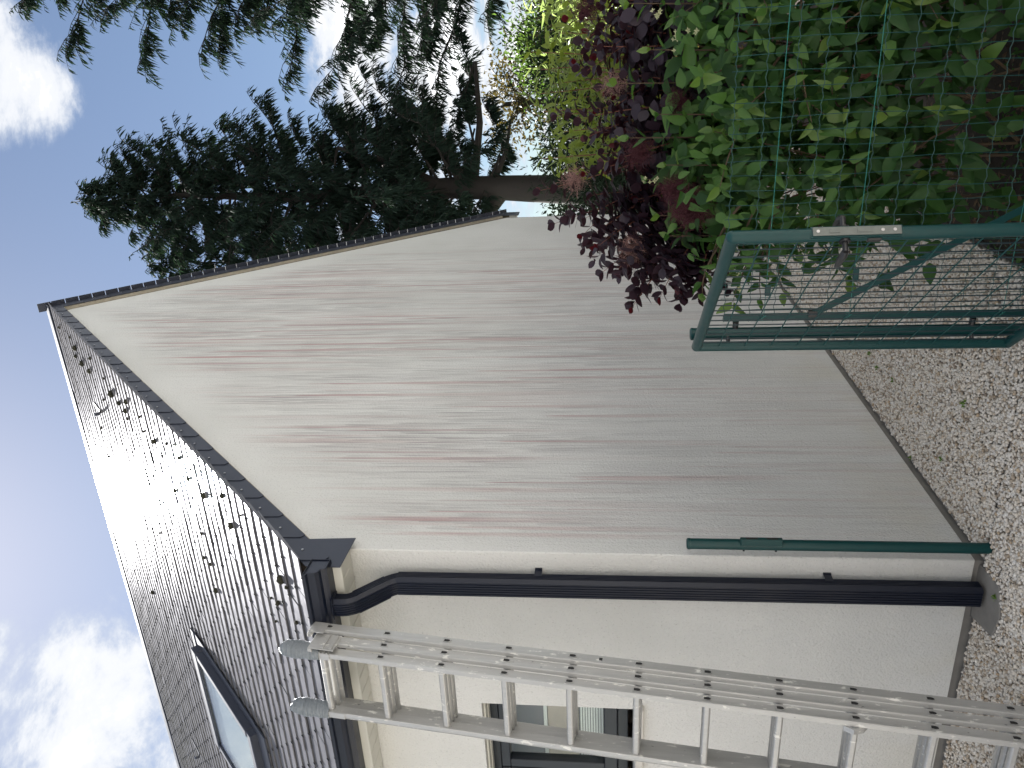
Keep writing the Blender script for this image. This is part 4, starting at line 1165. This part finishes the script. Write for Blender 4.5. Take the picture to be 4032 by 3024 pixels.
# --- yellow green shrub with red shoots, further back
yell = thing('yellow_green_shrub', 'sunlit yellow green shrub with red upright shoots behind the purple bush', 'shrub', (1.95, 2.0, -.04))
YL = [((2.158, 1.9, 2.032), (2.1, 1.95, 1.45)), ((2.059, 1.9, 1.976), (2.023, 1.95, 1.45)), ((1.926, 1.9, 1.989), (1.954, 1.95, 1.45)), ((1.825, 1.9, 1.97), (1.825, 1.95, 1.4)), ((1.552, 1.9, 1.988), (1.573, 1.95, 1.4)), ((2.251, 1.9, 1.866), (2.222, 1.95, 1.35)), ((1.978, 1.9, 1.904), (2.004, 1.95, 1.35)), ((1.703, 1.9, 1.852), (1.719, 1.95, 1.35)), ((2.35, 2.1, 1.85), (2.3, 2.1, 1.3)), ((1.64, 2.1, 1.9), (1.66, 2.1, 1.35)), ((2.1, 2.2, 1.9), (2.1, 2.2, 1.3)), ((1.88, 2.2, 1.86), (1.88, 2.2, 1.3))]
stems, fr_ = [], []
for tip, base in YL:
    p, f_ = shoot(base, tip, (rng.normal(0, .015), 0, 0), 10, .135, start=.0, taper=.62, droop=.35)
    stems.append(p); fr_ += f_
    stems.append(np.array([np.array((1.95, 2.0, .0))*(1-q)+np.array(base)*q for q in np.linspace(0, 1, 5)]))
for i in range(650):
    fr_.append((np.array([rng.uniform(1.42, 2.75), rng.uniform(1.9, 2.4), rng.uniform(1.1, 1.95)]), unit(rng.normal(0, .6, 3)+np.array([0, -.2, -.2])), unit(np.array([rng.normal(0, .5), -.5, .9])), rng.uniform(.06, .1), .4))
Pn, An, Nn, Sn, Tn = (np.array([f_[i] for f_ in fr_]) for i in range(5))
YV = [leaf_shape(1, .50, .35, .5), leaf_shape(1, .44, .5, .8), leaf_shape(1, .54, .25, .35)]
leafset('leaf', YV, [M['leaf_yellow']], yell, frames_from(Pn, An, Nn, Sn), rng.uniform(0, 1, len(Pn)), 200)
make_stems('branch', stems, .005, M['twig'], yell, 60)

# --- narrow leaved pale shrub
will = thing('narrow_leaved_shrub', 'tall pale shrub of narrow willow like leaves behind the yellow shrub', 'shrub', (1.95, 3.2, -.04))
stems, Mx = [], []
fr_ = []
for i in range(120):
    bx = rng.uniform(1.45, 2.8); tip = (bx+rng.normal(0, .2), 3.2+rng.normal(0, .3), rng.uniform(1.5, 2.2)); base = (bx, 3.3, .9)
    d_ = np.array(tip)-np.array(base)
    stems.append(np.array([np.array(base)+d_*q for q in np.linspace(0, 1, 4)]))
    for j in range(34):
        q = rng.uniform(.1, 1); fr_.append((np.array(base)+d_*q, unit(rng.normal(0, .7, 3)+np.array([0, 0, .55])), unit(rng.normal(0, 1, 3)), rng.uniform(.06, .11), q))
Pn, An, Nn, Sn, Tn = (np.array([f_[i] for f_ in fr_]) for i in range(5))
leafset('leaf', [leaf_shape(1, .14, .3, .25), leaf_shape(1, .17, .2, .5)], [M['leaf_willow']], will, frames_from(Pn, An, Nn, Sn), rng.uniform(0, 1, len(Pn)), 0)
make_stems('branch', stems, .005, M['stem'], will, 70)


def foliage(name, label, cat, c, rad, n, size, mat, trunk_r=.05, aspect=.5, shape='ball', trunk_mat=None, tufty=.35):
    """a bush or small tree: trunk, limbs and leaf sized faces in clumps"""
    th_ = thing(name, label, cat, (c[0], c[1], -.04))
    nc = max(12, n//90); cc = []
    for i in range(nc):
        d = unit(rng.normal(0, 1, 3)); r_ = rng.uniform(.25, 1)**.5
        cc.append(np.array(c)+d*np.array(rad)*r_)
    cc = np.array(cc)
    idx = rng.integers(0, nc, n)
    Pn = cc[idx]+rng.normal(0, 1, (n, 3))*np.array(rad)*tufty*.6
    Pn[:, 2] = np.maximum(Pn[:, 2], .02)
    outw = unit(Pn-np.array(c))
    An = unit(outw*.7+rng.normal(0, .6, (n, 3))+np.array([0, 0, .1])); Nn = unit(rng.normal(0, 1, (n, 3))+np.array([0, 0, .6]))
    Mx = frames_from(Pn, An, Nn, rng.uniform(.6, 1.2, n)*size)
    V, F = instances(np.array([(-aspect/2, .4, .05), (0, 0, 0), (aspect/2, .4, .05), (0, 1, -.1)]), np.array([(0, 1, 3), (1, 2, 3)]), Mx)
    bulk('crown', V, F, mat, th_, tint=np.repeat(rng.uniform(0, 1, n), 4), kind='stuff')
    t = MB(); t.tube([(c[0], c[1], -.05), (c[0]+.03, c[1], c[2]*.5), (c[0], c[1], c[2]+rad[2]*.3)], [trunk_r*1.3, trunk_r, trunk_r*.5], 8)
    t.build('trunk', trunk_mat or M['bark'], th_)
    t = MB()
    for q in cc[:24]: t.tube([(c[0], c[1], max(.1, c[2]-rad[2]*.4)), tuple((np.array(c)+q)/2+np.array([0, 0, -.05])), tuple(q)], [trunk_r*.5, trunk_r*.3, trunk_r*.12], 5, cap=False)
    t.build('limbs', M['bark'], th_)['kind'] = 'stuff'
    return th_


foliage('round_tree', 'small bright green round tree far behind the shrubs', 'tree', (2.15, 13, 2.55), (.75, .7, .75), 4200, .10, M['leaf_ball'])
foliage('brown_conifer', 'olive brown conifer bush at the right behind the pale shrub', 'conifer', (3.05, 9, 1.5), (.85, .7, 1.35), 9000, .10, M['leaf_brown'], aspect=.2)
foliage('autumn_tree', 'yellow brown broadleaf tree glimpsed behind the big conifer trunk', 'tree', (.9, 18, 3.9), (1.5, .8, .9), 1300, .13, M['leaf_orange'], trunk_r=.1)
foliage('dark_bush', 'dark evergreen bush at the foot of the conifers beside the gable', 'bush', (.5, 10.6, 1.2), (1.1, .7, 1.35), 15000, .12, M['leaf_dark'], aspect=.25)
foliage('dark_bush', 'low dark evergreen bush right of the conifer trunk', 'bush', (2.0, 11.4, 1.3), (1.1, .7, 1.5), 14000, .12, M['leaf_dark'], aspect=.25)
foliage('dark_bush', 'dusky bush under the olive brown conifer', 'bush', (2.7, 5.6, .85), (.9, .8, .95), 7000, .10, M['leaf_brown'], aspect=.3)


# ------------------------------------------------------------------ big drooping conifers
def conifer(label, base, top, spread, h0, seed, nb=80, lean=(0, 0), limbs=(), trunk_r=.24, dens=1.0, maxz=None):
    r = np.random.default_rng(seed)
    th_ = thing('conifer', label, 'conifer', (base[0], base[1], -.04), group=None)
    H = top[2]
    def axis(z):
        f = max(0.0, z/H); return np.array([base[0]+(top[0]-base[0])*f**1.3, base[1]+(top[1]-base[1])*f, z])
    t = MB(); zs = np.linspace(-.1, H, 14)
    t.tube([tuple(axis(z)+np.array([math.sin(z*1.1+seed)*.05, 0, 0])) for z in zs], [max(.012, trunk_r*max(0.0, 1-z/H)**1.15) for z in zs], 12, cap=False)
    t.build('trunk', M['bark'], th_, smooth=True)
    tips, wood = [], MB()
    VV = []
    def ribbon(p, d, L, w, curl):
        """one drooping finger of foliage: three stations, tapered, curled"""
        return (p, d, L, w, curl)
    fing = []
    branches = []
    for i in range(nb):
        f = (i+.5)/nb
        z = h0+(H-h0)*f**.9
        az = i*2.39996+r.uniform(-.3, .3)
        rad = spread(z/H)*(r.uniform(.45, 1.25) if i % 3 else r.uniform(.3, .7))
        branches.append((axis(z), az, rad))
    for (p, tipp, rr) in limbs:
        w_ = [Vector(p), Vector(p).lerp(Vector(tipp), .5)+Vector((.05, 0, -.1)), Vector(tipp)]
        t = MB(); t.tube(w_, [rr, rr*.75, rr*.4], 9, cap=False); t.build('limb', M['bark'], th_, smooth=True)
        for q in range(6): branches.append((np.array(Vector(p).lerp(Vector(tipp), .35+.13*q)), r.uniform(0, 6.28), r.uniform(.7, 1.3)))
    for (p0, az, rad) in branches:
        out = np.array([math.cos(az), math.sin(az), 0.])
        rise = r.uniform(.15, .55)
        pts = []
        for j in range(8):
            t_ = j/7; pts.append(p0+out*rad*t_+np.array([0, 0, rad*(rise*t_-.25*t_*t_+.25*t_**4)])+r.normal(0, .02, 3)*rad*t_)
        wood.tube([tuple(p) for p in pts], [max(.004, .022*min(1.6, rad)*(1-j/7.6)) for j in range(8)], 4, cap=False)
        pts = np.array(pts)
        ntw = int(7+rad*10*dens)
        for k_ in range(ntw):
            t_ = r.uniform(.15, 1.0)**.85; q = t_*7; j = min(6, int(q)); bp = pts[j]*(1-(q-j))+pts[j+1]*(q-j)
            sgn = 1 if k_ % 2 else -1
            fan = r.uniform(.15, 1.1)*(1.15-t_)*sgn
            td = unit(out+np.array([-out[1], out[0], 0])*fan+np.array([0, 0, r.normal(.22, .28)]))
            tl = r.uniform(.35, .95)*(1.05-.5*t_)*min(1.2, .45+rad*.4)
            e1 = bp+td*tl*.55+np.array([0, 0, .03]); e2 = bp+td*tl+np.array([0, 0, -.05*tl])
            wood.tube([tuple(bp), tuple(e1), tuple(e2)], [.008, .006, .003], 3, cap=False)
            nf = int(5+tl*30*dens)
            ff = r.uniform(.02, 1.0, nf)
            pos_ = np.where(ff[:, None] < .55, bp+(e1-bp)*(ff[:, None]/.55), e1+(e2-e1)*((ff[:, None]-.55)/.45))
            side = np.cross(td, np.array([0, 0, 1.]))
            sg = np.where(r.uniform(size=nf) < .5, -1, 1)[:, None]
            dr = unit(td*.55+side*sg*r.uniform(.0, .5, (nf, 1))+np.array([0, 0, -.72])+r.normal(0, .2, (nf, 3)))
            L = r.uniform(.10, .27, nf)*(1.1-.45*ff)
            fing.append((pos_, dr, L))
    P_ = np.concatenate([a[0] for a in fing]); D_ = np.concatenate([a[1] for a in fing]); L_ = np.concatenate([a[2] for a in fing])
    n = len(P_)
    nrm = unit(np.cross(D_, r.normal(0, 1, (n, 3)))); sd_ = np.cross(D_, nrm)
    w = (.0065+L_*r.uniform(.02, .045, n))[:, None]
    dwn = np.array([.0, 0, -1.])*L_[:, None]
    a0 = P_-sd_*w*.6; a1 = P_+sd_*w*.6
    m0 = P_+D_*L_[:, None]*.5+dwn*.04-sd_*w; m1 = P_+D_*L_[:, None]*.5+dwn*.04+sd_*w
    e = P_+D_*L_[:, None]*.93+dwn*.18
    V = np.stack([a0, a1, m0, m1, e], 1).reshape(-1, 3)
    F = (np.array([(0, 1, 3), (0, 3, 2), (2, 3, 4)])[None]+(np.arange(n)*5)[:, None, None]).reshape(-1, 3)
    bulk('crown', V, F, M['leaf_conifer'], th_, tint=np.repeat(r.uniform(0, 1, n), 5), kind='stuff')
    wood.build('branches', M['bark'], th_)['kind'] = 'stuff'
    return n


prof1 = lambda f: 2.5*(1-f)**.62*(.8+.2*min(1, f*3))+.12
prof2 = lambda f: 3.6*(1-f)**.6+.15
nf1 = conifer('tall drooping conifer with thick bare trunk beside the far end of the gable', (-.20, 11.6), (-.10, 11.7, 11.6), prof1, 3.9, 3, nb=215,
              limbs=(((-.15, 11.62, 4.15), (1.35, 11.9, 5.1), .12), ((-.2, 11.6, 3.7), (1.0, 11.9, 3.3), .06), ((-.15, 11.6, 4.0), (2.0, 12.1, 3.9), .08), ((-.17, 11.62, 4.4), (.7, 11.4, 6.4), .09), ((-.24, 11.6, 3.5), (-1.5, 11.2, 4.6), .14)), trunk_r=.34)
nf2 = conifer('broad drooping conifer at the right edge with branches reaching left', (4.25, 12.4), (4.3, 12.3, 12.6), prof2, 3.2, 5, nb=165, trunk_r=.25)
nf3 = conifer('shorter conifer mostly hidden behind the roof slope', (-1.75, 12.6), (-1.6, 12.4, 11.0), lambda f: 1.7*(1-f)**.6+.12, 4.5, 9, nb=100, trunk_r=.2)
print('fingers', nf1, nf2, nf3)

# far hedge behind everything
foliage('far_hedge', 'long dark hedge closing the garden behind the conifers', 'hedge', (2.0, 21, 1.6), (9.5, .8, 1.9), 22000, .22, M['leaf_dark'], aspect=.4, trunk_r=.08, tufty=.25)

# two unseen houses added to bounce light, the pink one mirrored in the panes
M['pink_wall'] = simple('pale_pink_render', (.36, .345, .335), .9, var=.05)
M['white_wall'] = simple('white_render', (.46, .455, .45), .9, var=.05)
def plain_house(label, x0, x1, y0, y1, h, mat, along, faces):
    o_ = thing('unseen_house', label, 'house', ((x0+x1)/2, (y0+y1)/2, GZ-.05))
    t = MB(); t.box((x0, y0, GZ-.1), (x1, y1, h)); t.build('wall', mat, o_)
    t = MB()
    if along == 'x':
        ym = (y0+y1)/2; r_ = (y1-y0)/2
        t.prism([(x0-.2, y0-.3, h-.25), (x0-.2, ym, h+r_*.85), (x0-.2, y1+.3, h-.25), (x0-.2, y1+.3, h-.1), (x0-.2, ym, h+r_*.85+.15), (x0-.2, y0-.3, h-.1)], (x1-x0+.4, 0, 0), 0)
    else:
        xm = (x0+x1)/2; r_ = (x1-x0)/2
        t.prism([(x0-.3, y0-.2, h-.25), (xm, y0-.2, h+r_*.85), (x1+.3, y0-.2, h-.25), (x1+.3, y0-.2, h-.1), (xm, y0-.2, h+r_*.85+.15), (x0-.3, y0-.2, h-.1)], (0, y1-y0+.4, 0), 1)
    t.build('roof', M['slate'], o_)
    n = 4
    for i in range(n):
        for zc in (1.5, 4.1):
            if along == 'x':
                c = x0+(x1-x0)*(i+.5)/n; a, b = (c-.55, y1-.02, zc-.6), (c+.55, y1+.03, zc+.6)
            else:
                c = y0+(y1-y0)*(i+.5)/n; a, b = (x0-.03, c-.55, zc-.6), (x0+.02, c+.55, zc+.6)
            t = MB(); t.box(a, b); w_ = t.build('window', M['frame'], o_)
plain_house('pale pink rendered house facing the yard, mirrored in the front window', -9, 9, -22, -14, 5.6, M['pink_wall'], 'x', 0)
plain_house('unseen white house added beside the drive to bounce light onto the gable', 12, 20, -9, 9, 5.6, M['white_wall'], 'y', 0)

# leaf litter and twigs in the bed
n = 900
Pn = np.stack([rng.uniform(1.3, 3.2, n), rng.uniform(.0, 1.4, n), rng.uniform(GZ, GZ+.02, n)], 1)
Mx = frames_from(Pn, unit(rng.normal(0, 1, (n, 3))*np.array([1, 1, .25])), unit(rng.normal(0, .3, (n, 3))+np.array([0, 0, 1])), rng.uniform(.025, .055, n))
V, F = instances(*leaf_shape(1, .5, .3, .2, stations=(0, .45, 1)), Mx)
o = bulk('leaf_litter', V, F, M['litter'], kind='stuff'); o['label'] = 'dead leaves lying under the shrubs'; o['category'] = 'leaf litter'
# low ground cover at the edge of the bed
n = 520
Pn = np.stack([rng.uniform(1.30, 3.0, n), rng.uniform(.0, .45, n), rng.uniform(GZ, .07, n)], 1)
Mx = frames_from(Pn, unit(rng.normal(0, .7, (n, 3))+np.array([0, -.3, .3])), unit(rng.normal(0, .4, (n, 3))+np.array([0, -.4, 1])), rng.uniform(.014, .034, n))
V, F = instances(*leaf_shape(1, .6, .2, .2, stations=(0, .3, .7, 1)), Mx)
o = bulk('ground_cover', V, F, M['leaf_green'], tint=np.repeat(rng.uniform(0, 1, n), len(leaf_shape(1, .6, .2, .2, stations=(0, .3, .7, 1))[0])), kind='stuff'); o['label'] = 'low weeds along the edge of the planting bed'; o['category'] = 'ground cover'
t = MB(); t.box((1.284, 0.02, GZ-.05), (1.296, 6, GZ+.012)); o = t.build('bed_edging', M['rubber']); o['label'] = 'dark edging strip between gravel and planting bed'; o['category'] = 'edging'

# tiny weeds in the gravel
WEEDS = [(-.073, -.167), (.28, 1.588), (.318, 1.741), (.311, 1.305), (.57, .412), (.21, .542), (.03, .891)]
for i, (x, y) in enumerate(WEEDS):
    w_ = thing('weed', 'tiny bright green weed sprouting beside the splash slab' if i == 0 else 'tiny green weed sprouting from the gravel beside the gable', 'weed', (x, y, GZ), group='weeds in the gravel')
    n = 10
    Pn = np.stack([x+rng.normal(0, .006, n), y+rng.normal(0, .006, n), np.full(n, GZ+.010)], 1)
    Mx = frames_from(Pn, unit(rng.normal(0, .7, (n, 3))+np.array([0, 0, .9])), unit(rng.normal(0, .5, (n, 3))+np.array([0, -.3, 1])), rng.uniform(.012, .022, n))
    V, F = instances(*leaf_shape(1, .6, .2, .2, stations=(0, .3, .7, 1)), Mx)
    bulk('leaves', V, F, M['leaf_young'], w_, tint=np.zeros(len(V)), kind='stuff')
